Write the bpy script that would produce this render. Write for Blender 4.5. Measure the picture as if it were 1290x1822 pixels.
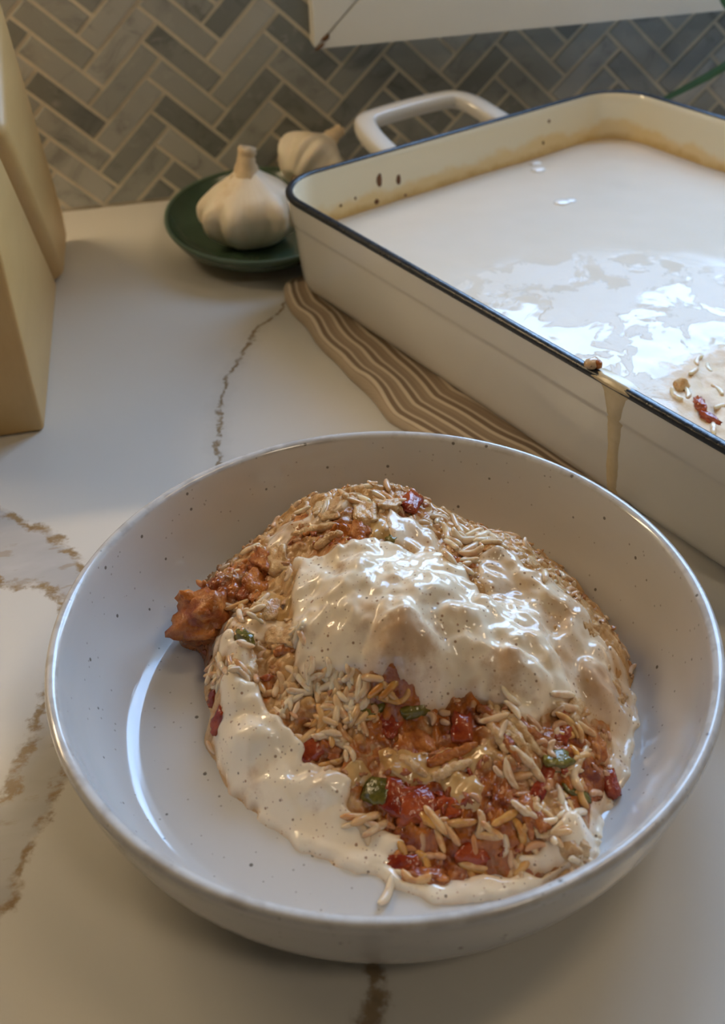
import bpy, bmesh, math, random
import numpy as np
from mathutils import Vector, Matrix, noise

for o in list(bpy.data.objects): bpy.data.objects.remove(o)
scene = bpy.context.scene
COL = scene.collection
rnd = random.Random(7)

# ------------------------------------------------------------------ camera
cam_d = bpy.data.cameras.new('camera'); cam = bpy.data.objects.new('camera', cam_d); COL.objects.link(cam)
CAM = Vector((-0.053176, -0.287473, 0.327543)); YAW, PITCH, ROLL = 0.148676, 0.532919, -0.053734
FPX, PCX, PCY = 2008.43, 599.933, 637.362
fwd = Vector((math.sin(YAW)*math.cos(PITCH), math.cos(YAW)*math.cos(PITCH), -math.sin(PITCH)))
rt0 = Vector((math.cos(YAW), -math.sin(YAW), 0)); up0 = rt0.cross(fwd)
rt = math.cos(ROLL)*rt0 + math.sin(ROLL)*up0; upv = -math.sin(ROLL)*rt0 + math.cos(ROLL)*up0
cam.matrix_world = Matrix(((rt.x, upv.x, -fwd.x, CAM.x), (rt.y, upv.y, -fwd.y, CAM.y), (rt.z, upv.z, -fwd.z, CAM.z), (0, 0, 0, 1)))
cam_d.sensor_fit = 'VERTICAL'; cam_d.sensor_height = 36; cam_d.sensor_width = 36*1290/1822
cam_d.lens = 36*FPX/1822
cam_d.shift_x = (645-PCX)/1822; cam_d.shift_y = (PCY-911)/1822
cam_d.clip_start = .01
cam_d.dof.use_dof = True; cam_d.dof.focus_distance = 0.44; cam_d.dof.aperture_fstop = 13
scene.camera = cam

# ------------------------------------------------------------------ view + world (plain daylight sky)
scene.view_settings.view_transform = 'Standard'; scene.view_settings.look = 'None'
scene.view_settings.gamma = 1; scene.view_settings.use_curve_mapping = False
scene.view_settings.exposure = 0.7
world = bpy.data.worlds.new('sky'); scene.world = world; world.use_nodes = True
wn = world.node_tree; wn.nodes.clear()
wo = wn.nodes.new('ShaderNodeOutputWorld'); wb = wn.nodes.new('ShaderNodeBackground')
wt = wn.nodes.new('ShaderNodeTexCoord'); ws = wn.nodes.new('ShaderNodeSeparateXYZ'); wr = wn.nodes.new('ShaderNodeValToRGB')
wr.color_ramp.elements[0].position = 0.0; wr.color_ramp.elements[0].color = (.16, .18, .13, 1)
wr.color_ramp.elements[1].position = 1.0; wr.color_ramp.elements[1].color = (.30, .54, 1.0, 1)
for pos, c in ((.49, (.20, .23, .17)), (.53, (.80, .90, 1.0)), (.66, (.42, .66, 1.0))):
    e = wr.color_ramp.elements.new(pos); e.color = (*c, 1)
wm = wn.nodes.new('ShaderNodeMath'); wm.operation = 'MULTIPLY_ADD'; wm.inputs[1].default_value = .5; wm.inputs[2].default_value = .5
wn.links.new(wt.outputs['Generated'], ws.inputs[0]); wn.links.new(ws.outputs['Z'], wm.inputs[0]); wn.links.new(wm.outputs[0], wr.inputs[0])
wn.links.new(wr.outputs[0], wb.inputs[0]); wn.links.new(wb.outputs[0], wo.inputs[0])
wb.inputs[1].default_value = SKY_STRENGTH = 9.0

YW = 0.5289                       # face of the tiled wall
HX0, HX1, HZ0, HZ1 = .155, 1.00, .20, .95          # window opening
pl = bpy.data.lights.new('window_daylight', 'AREA'); pl.shape = 'RECTANGLE'; pl.size = HX1-HX0; pl.size_y = HZ1-HZ0
pl.cycles.is_portal = True
plo = bpy.data.objects.new('window_daylight', pl); COL.objects.link(plo)
plo.location = ((HX0+HX1)/2, YW+.05, (HZ0+HZ1)/2); plo.rotation_euler = (-math.pi/2, 0, 0)
LED_WATT = 1.6
CEIL_WATT = 2.3; FILL_WATT = 2.5

# ------------------------------------------------------------------ node helpers
class NT:
    def __init__(s, name):
        s.m = bpy.data.materials.new(name); s.m.use_nodes = True; s.t = s.m.node_tree; s.t.nodes.clear()
        s.out = s.t.nodes.new('ShaderNodeOutputMaterial'); s.b = s.t.nodes.new('ShaderNodeBsdfPrincipled')
        s.t.links.new(s.b.outputs[0], s.out.inputs[0])
    def put(s, sock, v):
        if hasattr(v, 'is_output'): s.t.links.new(v, sock)
        elif isinstance(v, (tuple, list)) and sock.type == 'RGBA': sock.default_value = (*v[:3], 1)
        else: sock.default_value = v
    def set(s, **k):
        names = dict(color='Base Color', rough='Roughness', metal='Metallic', sss='Subsurface Weight', spec='Specular IOR Level', coat='Coat Weight', coat_rough='Coat Roughness', normal='Normal', sheen='Sheen Weight', ior='IOR', trans='Transmission Weight')
        for a, v in k.items(): s.put(s.b.inputs[names[a]], v)
        return s
    def math(s, op, a, b=0., c=0., clamp=False):
        n = s.t.nodes.new('ShaderNodeMath'); n.operation = op; n.use_clamp = clamp
        for i, v in enumerate((a, b, c)): s.put(n.inputs[i], v)
        return n.outputs[0]
    def mix(s, f, a, b, blend='MIX'):
        n = s.t.nodes.new('ShaderNodeMix'); n.data_type = 'RGBA'; n.blend_type = blend
        s.put(n.inputs[0], f); s.put(n.inputs[6], a); s.put(n.inputs[7], b); return n.outputs[2]
    def ramp(s, f, stops, interp='LINEAR'):
        n = s.t.nodes.new('ShaderNodeValToRGB'); n.color_ramp.interpolation = interp; r = n.color_ramp
        while len(r.elements) < len(stops): r.elements.new(.5)
        for e, (p, c) in zip(r.elements, stops):
            e.position = p; e.color = (*c, 1) if isinstance(c, (tuple, list)) else (c, c, c, 1)
        s.put(n.inputs[0], f); return n.outputs[0]
    def coord(s, kind='Object'):
        return s.t.nodes.new('ShaderNodeTexCoord').outputs[kind]
    def pos(s): return s.t.nodes.new('ShaderNodeNewGeometry').outputs['Position']
    def noise(s, v, scale, detail=3., rough=.55, dist=0., col=False):
        n = s.t.nodes.new('ShaderNodeTexNoise'); s.put(n.inputs['Vector'], v)
        n.inputs['Scale'].default_value = scale; n.inputs['Detail'].default_value = detail; n.inputs['Roughness'].default_value = rough; n.inputs['Distortion'].default_value = dist
        return n.outputs['Color' if col else 'Fac']
    def voro(s, v, scale, out='Distance', feature='F1', rnd=1.):
        n = s.t.nodes.new('ShaderNodeTexVoronoi'); n.feature = feature; s.put(n.inputs['Vector'], v); n.inputs['Scale'].default_value = scale; n.inputs['Randomness'].default_value = rnd
        return n.outputs[out]
    def sep(s, v):
        n = s.t.nodes.new('ShaderNodeSeparateXYZ'); s.put(n.inputs[0], v); return n.outputs
    def comb(s, x, y, z):
        n = s.t.nodes.new('ShaderNodeCombineXYZ')
        for i, v in enumerate((x, y, z)): s.put(n.inputs[i], v)
        return n.outputs[0]
    def vadd(s, a, b, op='ADD'):
        n = s.t.nodes.new('ShaderNodeVectorMath'); n.operation = op; s.put(n.inputs[0], a); s.put(n.inputs[1], b); return n.outputs[0]
    def vscale(s, a, sc):
        n = s.t.nodes.new('ShaderNodeVectorMath'); n.operation = 'MULTIPLY'; s.put(n.inputs[0], a); n.inputs[1].default_value = sc; return n.outputs[0]
    def bump(s, h, strength=.3, dist=.001):
        n = s.t.nodes.new('ShaderNodeBump'); n.inputs['Strength'].default_value = strength; n.inputs['Distance'].default_value = dist; s.put(n.inputs['Height'], h)
        return n.outputs[0]
    def curve(s, v, pts):
        n = s.t.nodes.new('ShaderNodeFloatCurve'); c = n.mapping.curves[0]
        while len(c.points) < len(pts): c.points.new(.5, .5)
        for q, (x, y) in zip(c.points, sorted(pts)): q.location = (x, y)
        n.mapping.update(); s.put(n.inputs['Value'], v); return n.outputs[0]
    def attr(s, name):
        n = s.t.nodes.new('ShaderNodeAttribute'); n.attribute_name = name; return n.outputs['Fac']
    def rand(s): return s.t.nodes.new('ShaderNodeObjectInfo').outputs['Random']
    def step(s, v, a, b):
        n = s.t.nodes.new('ShaderNodeMapRange'); n.interpolation_type = 'SMOOTHSTEP'; s.put(n.inputs[0], v); s.put(n.inputs[1], a); s.put(n.inputs[2], b); return n.outputs[0]

# ------------------------------------------------------------------ object helpers
def link(name, me, mat=None, parent=None, smooth=True):
    o = bpy.data.objects.new(name, me); COL.objects.link(o)
    if mat and not me.materials: me.materials.append(mat)
    if parent: o.parent = parent
    if smooth and len(me.polygons): me.polygons.foreach_set('use_smooth', [True]*len(me.polygons))
    return o
def meshdata(name, v, f):
    me = bpy.data.meshes.new(name); me.from_pydata([tuple(x) for x in v], [], f); me.update(); return me
def mk(name, v, f, mat, parent=None, smooth=True):
    return link(name, meshdata(name, v, f), mat, parent, smooth)
def tag(o, label=None, cat=None, group=None, kind=None):
    if label: o['label'] = label
    if cat: o['category'] = cat
    if group: o['group'] = group
    if kind: o['kind'] = kind
    return o
def empty(name, loc=(0, 0, 0)):
    o = bpy.data.objects.new(name, None); COL.objects.link(o); o.location = loc; o.empty_display_size = .02; return o
def box(name, a, b, mat, parent=None, bevel=0., seg=2):
    bm = bmesh.new(); bmesh.ops.create_cube(bm, size=1)
    for v in bm.verts: v.co = Vector([(a[i]+b[i])/2 + v.co[i]*(b[i]-a[i]) for i in range(3)])
    if bevel: bmesh.ops.bevel(bm, geom=bm.edges[:], offset=bevel, segments=seg, profile=.6, affect='EDGES')
    me = bpy.data.meshes.new(name); bm.to_mesh(me); bm.free()
    return link(name, me, mat, parent, bool(bevel))
def lathe_data(prof, n, fr=None, cx=0, cy=0, closed_ends=True):
    v = []; f = []; m = len(prof)
    for i in range(n):
        a = 2*math.pi*i/n
        for j, (r, z) in enumerate(prof):
            x, y, zz = (r*math.cos(a), r*math.sin(a), z) if fr is None else fr(r, z, a, j)
            v.append((x+cx, y+cy, zz))
    for i in range(n):
        for j in range(m-1):
            a = i*m+j; b = ((i+1) % n)*m+j
            f.append((a, b, b+1, a+1))
    return v, f
def tube_data(path, rads, n=8, cap=True, flat=1.0):
    v = []; f = []; P = [Vector(q) for q in path]; prev = None
    for i, q in enumerate(P):
        t = (P[min(i+1, len(P)-1)]-P[max(i-1, 0)]).normalized()
        if prev is None: a = t.orthogonal().normalized()
        else: a = (prev - t*prev.dot(t)).normalized()
        prev = a; b = t.cross(a); r = rads[i] if isinstance(rads, (list, tuple)) else rads
        for k in range(n):
            w = 2*math.pi*k/n; v.append(tuple(q + r*(math.cos(w)*a + flat*math.sin(w)*b)))
    for i in range(len(P)-1):
        for k in range(n):
            f.append((i*n+k, i*n+(k+1) % n, (i+1)*n+(k+1) % n, (i+1)*n+k))
    if cap:
        f.append(tuple(range(n))[::-1]); f.append(tuple((len(P)-1)*n+k for k in range(n)))
    return v, f
def smoothpath(pts, n):
    P = [Vector(q) for q in pts]; out = []
    for i in range(n):
        t = i/(n-1)*(len(P)-1); k = min(int(t), len(P)-2); u = t-k
        p0, p1, p2, p3 = P[max(k-1, 0)], P[k], P[k+1], P[min(k+2, len(P)-1)]
        out.append(.5*((2*p1)+(p2-p0)*u+(2*p0-5*p1+4*p2-p3)*u*u+(3*p1-p0-3*p2+p3)*u**3))
    return out

# ------------------------------------------------------------------ plain materials
def plain(name, col, rough=.6, var=.04, scale=20, **k):
    m = NT(name); n = m.noise(m.coord(), scale, 4)
    m.set(color=m.mix(n, [max(0, c*(1-var)) for c in col], [min(1, c*(1+var)) for c in col]), rough=rough, **k); return m.m
M = {}
M['paint'] = plain('white_paint', (.42, .41, .39), .7)
M['trim'] = plain('gloss_trim_paint', (.78, .77, .72), .35, .02)
M['grout'] = plain('grout', (.62, .57, .46), .85, .12, 300)
M['floor'] = plain('floor_board', (.30, .22, .15), .5, .2, 6)
M['cab'] = plain('cabinet_paint', (.55, .54, .50), .45)
M['alu'] = plain('aluminium', (.6, .6, .6), .35, metal=1.)

# tiles: grey marble, one tone per tile
m = NT('grey_marble_tile'); r = m.rand(); oc = m.vadd(m.coord(), m.comb(m.math('MULTIPLY', r, 7.3), m.math('MULTIPLY', r, 3.1), m.math('MULTIPLY', r, 5.7)))
n1 = m.noise(oc, 28, 5, .6, 1.2); n2 = m.noise(oc, 90, 4, .6, .6)
tone = m.ramp(r, [(0, (.165, .175, .165)), (.3, (.225, .235, .22)), (.65, (.285, .295, .275)), (1, (.42, .42, .39))])
dk = m.mix(m.step(n1, .50, .74), tone, m.mix(1., tone, (.55, .56, .56), 'MULTIPLY'))
dk = m.mix(m.math('MULTIPLY', m.step(n2, .55, .8), .35), dk, (.50, .49, .46))
m.set(color=dk, rough=.32, normal=m.bump(n2, .08, .0005)); M['tile'] = m.m

# ------------------------------------------------------------------ the room
RX0, RX1, RY0, RZ0, RZ1 = -1.7, 2.2, -2.4, -.92, 1.55
YB = YW+.0010
tag(box('floor', (RX0-.1, RY0-.1, RZ0-.05), (RX1+.1, YB+.12, RZ0), M['floor']), kind='structure')
tag(box('ceiling', (RX0-.1, RY0-.1, RZ1), (RX1+.1, YB+.12, RZ1+.05), M['paint']), kind='structure')
tag(box('wall_left', (RX0-.1, RY0, RZ0), (RX0, YB, RZ1), M['paint']), kind='structure')
tag(box('wall_right', (RX1, RY0, RZ0), (RX1+.1, YB, RZ1), M['paint']), kind='structure')
tag(box('wall_front', (RX0-.1, RY0-.1, RZ0), (RX1+.1, RY0, RZ1), M['paint']), kind='structure')
def boxes(name, L, mat, parent=None):
    bm = bmesh.new()
    for a, b in L:
        g = bmesh.ops.create_cube(bm, size=1)
        for v in g['verts']: v.co = Vector([(a[i]+b[i])/2 + v.co[i]*(b[i]-a[i]) for i in range(3)])
    me = bpy.data.meshes.new(name); bm.to_mesh(me); bm.free(); return link(name, me, mat, parent, False)
wall = tag(boxes('wall_back', [((RX0, YB, RZ0), (HX0, YB+.12, RZ1)), ((HX1, YB, RZ0), (RX1, YB+.12, RZ1)),
                               ((HX0, YB, RZ0), (HX1, YB+.12, HZ0)), ((HX0, YB, HZ1), (HX1, YB+.12, RZ1))], M['grout']), kind='structure')
# herringbone tiles
TW, TN, TX, TZ, GR = .0179692, 3.42966, -.046515, .133512, .0030
s2 = math.sqrt(.5)
def lat(x, y): return (TX+TW*(x-y)*s2, TZ-TW*(x+y)*s2)
def clip(poly, f):
    out = []
    for i in range(len(poly)):
        a, b = poly[i], poly[(i+1) % len(poly)]; fa, fb = f(a), f(b)
        if fa >= 0: out.append(a)
        if (fa >= 0) != (fb >= 0):
            t = fa/(fa-fb); out.append((a[0]+t*(b[0]-a[0]), a[1]+t*(b[1]-a[1])))
    return out
def tile_mesh(poly):
    cx = sum(q[0] for q in poly)/len(poly); cz = sum(q[1] for q in poly)/len(poly); n = len(poly); c = .0005
    def ins(q):
        d = Vector((cx-q[0], cz-q[1])); L = d.length
        return (q[0]+d.x/L*c*1.6, q[1]+d.y/L*c*1.6)
    v = [(q[0], .0010, q[1]) for q in poly] + [(q[0], c, q[1]) for q in poly] + [(ins(q)[0], 0, ins(q)[1]) for q in poly]
    f = [tuple(range(2*n, 3*n))]
    for i in range(n):
        j = (i+1) % n; f += [(i, j, n+j, n+i), (n+i, n+j, 2*n+j, 2*n+i)]
    return meshdata('tile', v, f)
g = GR/2/TW
shared = {}
for mm in range(-4, 9):
    for k in range(-14, 30):
        for kind in 'HV':
            x0, y0 = k+mm*TN, k-mm*TN
            R = (x0+g, y0+g, x0+TN-g, y0+1-g) if kind == 'H' else (x0+g, y0+1+g, x0+1-g, y0+TN+1-g)
            poly = [lat(R[0], R[1]), lat(R[2], R[1]), lat(R[2], R[3]), lat(R[0], R[3])]
            cx = sum(q[0] for q in poly)/4; cz = sum(q[1] for q in poly)/4
            if not (-.30 < cx < .60 and cz < .235): continue
            if max(q[1] for q in poly) < .004: continue
            if any(q[0] > HX0-.01 and q[1] > HZ0-.01 for q in poly): continue
            if all(q[0] > .10 and q[1] > .15 for q in poly): continue
            if min(q[1] for q in poly) < .0016:
                cp = clip(poly, lambda q: q[1]-.0016)
                if len(cp) < 3: continue
                cx = sum(q[0] for q in cp)/len(cp); cz = sum(q[1] for q in cp)/len(cp)
                me = tile_mesh([(q[0]-cx, q[1]-cz) for q in cp])
            else:
                if kind not in shared: shared[kind] = tile_mesh([(q[0]-cx, q[1]-cz) for q in poly])
                me = shared[kind]
            o = link('tile', me, M['tile'], wall, False); o.location = (cx, YW+rnd.uniform(-.0002, .0002), cz)
            o.rotation_euler = (rnd.uniform(-.006, .006), 0, rnd.uniform(-.006, .006))
# window: casing mitred at the corners, frame and glass
TRX0, TRZ0, TRX1, TRZ1, TD = .062, .1085, HX1+.093, HZ1+.093, .019
def prism(name, poly, y0, y1, mat, parent=None):     # poly in x,z
    n = len(poly); v = [(q[0], y0, q[1]) for q in poly]+[(q[0], y1, q[1]) for q in poly]
    f = [tuple(range(n)), tuple(range(2*n-1, n-1, -1))]+[(i, n+i, n+(i+1) % n, (i+1) % n) for i in range(n)]
    bm = bmesh.new(); me = meshdata(name, v, f); bm.from_mesh(me); bmesh.ops.recalc_face_normals(bm, faces=bm.faces)
    bmesh.ops.bevel(bm, geom=bm.edges[:], offset=.0008, segments=2, affect='EDGES'); bm.to_mesh(me); bm.free()
    return link(name, me, mat, parent, False)
yt0, yt1 = YW-TD, YB+.001
gp = .0006
tag(prism('trim_1', [(TRX0+gp, TRZ0), (TRX1, TRZ0), (HX1, HZ0), (HX0+gp, HZ0)], yt0, yt1, M['trim']), kind='structure')
tag(prism('trim_2', [(TRX0, TRZ0+gp), (HX0, HZ0+gp), (HX0, HZ1), (TRX0, TRZ1)], yt0, yt1, M['trim']), kind='structure')
tag(prism('trim_3', [(TRX1, TRZ0+gp), (HX1, HZ0+gp), (HX1, HZ1), (TRX1, TRZ1)], yt0, yt1, M['trim']), kind='structure')
tag(prism('trim_4', [(TRX0, TRZ1), (TRX1, TRZ1), (HX1, HZ1), (HX0, HZ1)], yt0, yt1, M['trim']), kind='structure')
rust = plain('rust_mark', (.16, .075, .03), .8, .3, 300)
for (x, z, a, b) in ((TRX0+.004, TRZ0+.0015, .0040, .0014), (TRX0+.0085, TRZ0+.0075, .0030, .0022)):
    o = mk('rust_mark', *lathe_data([(0, -.0004), (1, -.0003), (1.05, 0), (1, .0003), (0, .0004)], 14, lambda r, zz, t, j: (r*a*math.cos(t)*(1+.3*math.sin(3*t)), zz, r*b*math.sin(t)*(1+.25*math.cos(2*t)))), rust, bpy.data.objects['trim_1']); o.location = (x, yt0-.0002, z); o.rotation_euler = (0, -.6, 0)
win = tag(boxes('window_1', [((HX0, YB+.07, HZ0), (HX1, YB+.11, HZ0+.04)), ((HX0, YB+.07, HZ1-.04), (HX1, YB+.11, HZ1)), ((HX0, YB+.07, HZ0), (HX0+.04, YB+.11, HZ1)),
       ((HX1-.04, YB+.07, HZ0), (HX1, YB+.11, HZ1)), (((HX0+HX1)/2-.02, YB+.07, HZ0), ((HX0+HX1)/2+.02, YB+.11, HZ1))], M['trim']), kind='structure')
gm = NT('window_glass'); tr = gm.t.nodes.new('ShaderNodeBsdfTransparent'); gl = gm.t.nodes.new('ShaderNodeBsdfGlossy'); gl.inputs['Roughness'].default_value = .02; mx = gm.t.nodes.new('ShaderNodeMixShader'); mx.inputs[0].default_value = .06
gm.t.links.new(tr.outputs[0], mx.inputs[1]); gm.t.links.new(gl.outputs[0], mx.inputs[2]); gm.t.links.new(mx.outputs[0], gm.out.inputs[0])
xm = (HX0+HX1)/2
for a, b in ((HX0+.04, xm-.02), (xm+.02, HX1-.04)): box('pane', (a, YB+.088, HZ0+.04), (b, YB+.092, HZ1-.04), gm.m, win)

# ------------------------------------------------------------------ countertop: white quartz with gold-brown veins
m = NT('veined_quartz'); P = m.pos(); X, Y, Z = m.sep(P)
wob = m.math('SUBTRACT', m.noise(P, 60, 5, .65), .5); wob2 = m.math('SUBTRACT', m.noise(m.vadd(P, (3, 1, 0)), 240, 4, .6), .5)
cl = m.noise(P, 5, 3, .5)
base = m.mix(cl, (.60, .575, .525), (.70, .68, .635))
spk = m.noise(P, 900, 2); base = m.mix(m.math('MULTIPLY', m.step(spk, .62, .8), .12), base, (.45, .42, .38))
VA = [(-.15, -.030), (-.135, -.030), (-.109, -.027), (-.099, -.024), (0, -.030), (.15, -.046), (.182, -.045), (.215, -.0435), (.246, -.037), (.272, -.027), (.305, -.013), (.318, -.003), (.329, .006), (.40, .04)]
yy = m.math('MULTIPLY_ADD', Y, 1/.6, .25)
xc = m.math('MULTIPLY_ADD', m.curve(yy, [((y+.15)/.6, (x+.06)/.12) for y, x in VA]), .12, -.06)
d = m.math('ABSOLUTE', m.math('ADD', m.math('SUBTRACT', X, xc), m.math('ADD', m.math('MULTIPLY', wob, .016), m.math('MULTIPLY', wob2, .006))))
wid = m.math('MULTIPLY_ADD', m.step(Y, .0, -.09), .0016, .0012)
core = m.math('SUBTRACT', 1., m.step(d, m.math('MULTIPLY', wid, .35), m.math('MULTIPLY', wid, 1.6)))
halo = m.math('SUBTRACT', 1., m.step(d, 0., .010))
brk = m.step(m.noise(P, 130, 3), .30, .52)
base = m.mix(m.math('MULTIPLY', halo, .22), base, (.42, .40, .36))
base = m.mix(m.math('MULTIPLY', m.math('MULTIPLY', core, brk), .85), base, m.mix(m.noise(P, 200, 3), (.11, .065, .022), (.33, .22, .10)))
dx = m.math('SUBTRACT', X, -.19); dy = m.math('SUBTRACT', Y, .045)
th = m.math('MULTIPLY_ADD', m.math('ARCTAN2', dy, dx), 1/math.pi, .5)
rr = m.math('SQRT', m.math('ADD', m.math('MULTIPLY', dx, dx), m.math('MULTIPLY', dy, dy)))
rr = m.math('ADD', rr, m.math('ADD', m.math('MULTIPLY', wob, .020), m.math('MULTIPLY', wob2, .007)))
D = math.degrees
ri = m.math('MULTIPLY', m.curve(th, [((a+90)/180, r/.15) for a, r in ((-90, .09), (-45, .073), (-9, .065), (37, .084), (60, .079), (90, .09))]), .15)
ro = m.math('MULTIPLY', m.curve(th, [((a+90)/180, r/.15) for a, r in ((-90, .14), (-60, .111), (-38.5, .089), (0, .092), (47, .107), (72, .121), (90, .13))]), .15)
inb = m.math('MULTIPLY', m.step(rr, m.math('SUBTRACT', ri, .004), m.math('ADD', ri, .004)), m.math('SUBTRACT', 1., m.step(rr, m.math('SUBTRACT', ro, .003), m.math('ADD', ro, .003))))
inb = m.math('MULTIPLY', inb, m.step(X, -.30, -.29))
st = m.noise(m.vscale(P, (20, 45, 30)), 1.6, 3, .5, .8)
base = m.mix(m.math('MULTIPLY', inb, .9), base, m.mix(st, (.36, .355, .355), (.56, .55, .545)))
de = m.math('MINIMUM', m.math('ABSOLUTE', m.math('SUBTRACT', rr, ri)), m.math('ABSOLUTE', m.math('SUBTRACT', rr, ro)))
edge = m.math('MULTIPLY', m.math('SUBTRACT', 1., m.step(de, .0006, .0038)), m.step(m.noise(m.vscale(P, (1, 1.5, 1)), 85, 4, .6), .34, .56))
edge = m.math('MULTIPLY', edge, m.step(X, -.30, -.29))
base = m.mix(m.math('MULTIPLY', edge, .95), base, m.mix(m.noise(P, 170, 3), (.16, .085, .03), (.42, .30, .15)))
mid = m.math('MULTIPLY', m.math('MULTIPLY', inb, m.step(m.noise(m.vscale(P, (1, 3, 1)), 45, 4, .6), .58, .66)), .45)
base = m.mix(mid, base, (.32, .22, .11))
m.set(color=base, rough=.22, spec=.4); M['quartz'] = m.m
CY0 = -.21
ct = box('countertop', (RX0+.01, CY0, -.035), (RX1-.01, YB-.0004, 0), M['quartz'], None, .003, 2)
tag(ct, 'white quartz countertop with gold-brown veins running under the food bowl', 'countertop')
bc = empty('base_cabinet', (0, .2, RZ0)); tag(bc, 'painted base cabinet carrying the white quartz countertop', 'cabinet')
bcb = box('body', (RX0+.02, -.34, .0), (RX1-.02, YB-.21, -.0355-RZ0), M['cab'], bc)
for i in range(6):
    dd = box('door', (RX0+.04+i*.64, -.36, .11), (RX0+.66+i*.64, -.342, .85), M['cab'], bc, .003); box('handle', (RX0+.60+i*.64, -.385, .55), (RX0+.612+i*.64, -.362, .72), M['alu'], dd, .003)

# ------------------------------------------------------------------ upper cabinet with warm lights under it, ceiling rail lamps, added fill light
uc = empty('upper_cabinet', (-.57, .36, .52)); tag(uc, 'painted upper cabinet on the wall above the knife block', 'cabinet')
box('body', (-.62, -.12, 0), (.60, YW-.36-.001, .95), M['cab'], uc, .003)
for i in range(2): box('door', (-.615+i*.61, -.142, .005), (-.01+i*.605, -.122, .945), M['cab'], uc, .004)
ls = empty('under_cabinet_light', (-.56, .385, .52)); tag(ls, 'warm light bar under the upper cabinet', 'light')
box('housing', (-.26, -.024, -.012), (.26, .024, -.0005), M['alu'], ls, .002)
def glow(name, col, strength):
    em = NT(name); em.set(color=(1, .9, .75)); em.b.inputs['Emission Color'].default_value = (*col, 1); em.b.inputs['Emission Strength'].default_value = strength; return em.m
wm_ = glow('warm_diffuser', (1, .755, .46), LED_WATT/(.48*.036*math.pi))
for i in range(3): box('diffuser', (-.25+i*.17, -.018, -.0155), (-.09+i*.17, .018, -.0121), wm_, ls)
tk = empty('ceiling_or_fill_light', (.80, .02, RZ1)); tag(tk, 'row of four warm spot lamps on a ceiling rail by the window', 'light')
box('rail', (-.30, -.02, -.03), (.30, .02, -.0005), M['alu'], tk, .004)
bm_ = glow('warm_bulb', (1, .74, .45), CEIL_WATT/(4*math.pi*.045**2*math.pi))
for i in range(4):
    x = -.24+i*.16
    v, f = lathe_data([(0, -.03), (.02, -.03), (.05, -.10), (.052, -.115), (.048, -.115), (.046, -.10)], 24, None, x, 0); sh = mk('shade', v, f, M['alu'], tk)
    v, f = lathe_data([(.045, -.098), (.040, -.106), (.022, -.112), (0, -.114)], 24, None, x, 0); mk('bulb', v, f, bm_, sh)
fl = empty('ceiling_or_fill_light', (.55, -.95, RZ1)); tag(fl, 'round fill light added on the ceiling behind the camera', 'light')  # unseen fill lamp, added to brighten the bowl front and near counter
v, f = lathe_data([(0, -.001), (.2, -.001), (.2, -.05), (.185, -.05)], 40); mk('housing', v, f, M['cab'], fl)
v, f = lathe_data([(.184, -.045), (.15, -.06), (.08, -.068), (0, -.07)], 40); mk('diffuser', v, f, glow('fill_diffuser', (1, .82, .60), FILL_WATT/(math.pi*.184**2*math.pi)), fl)
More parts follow.
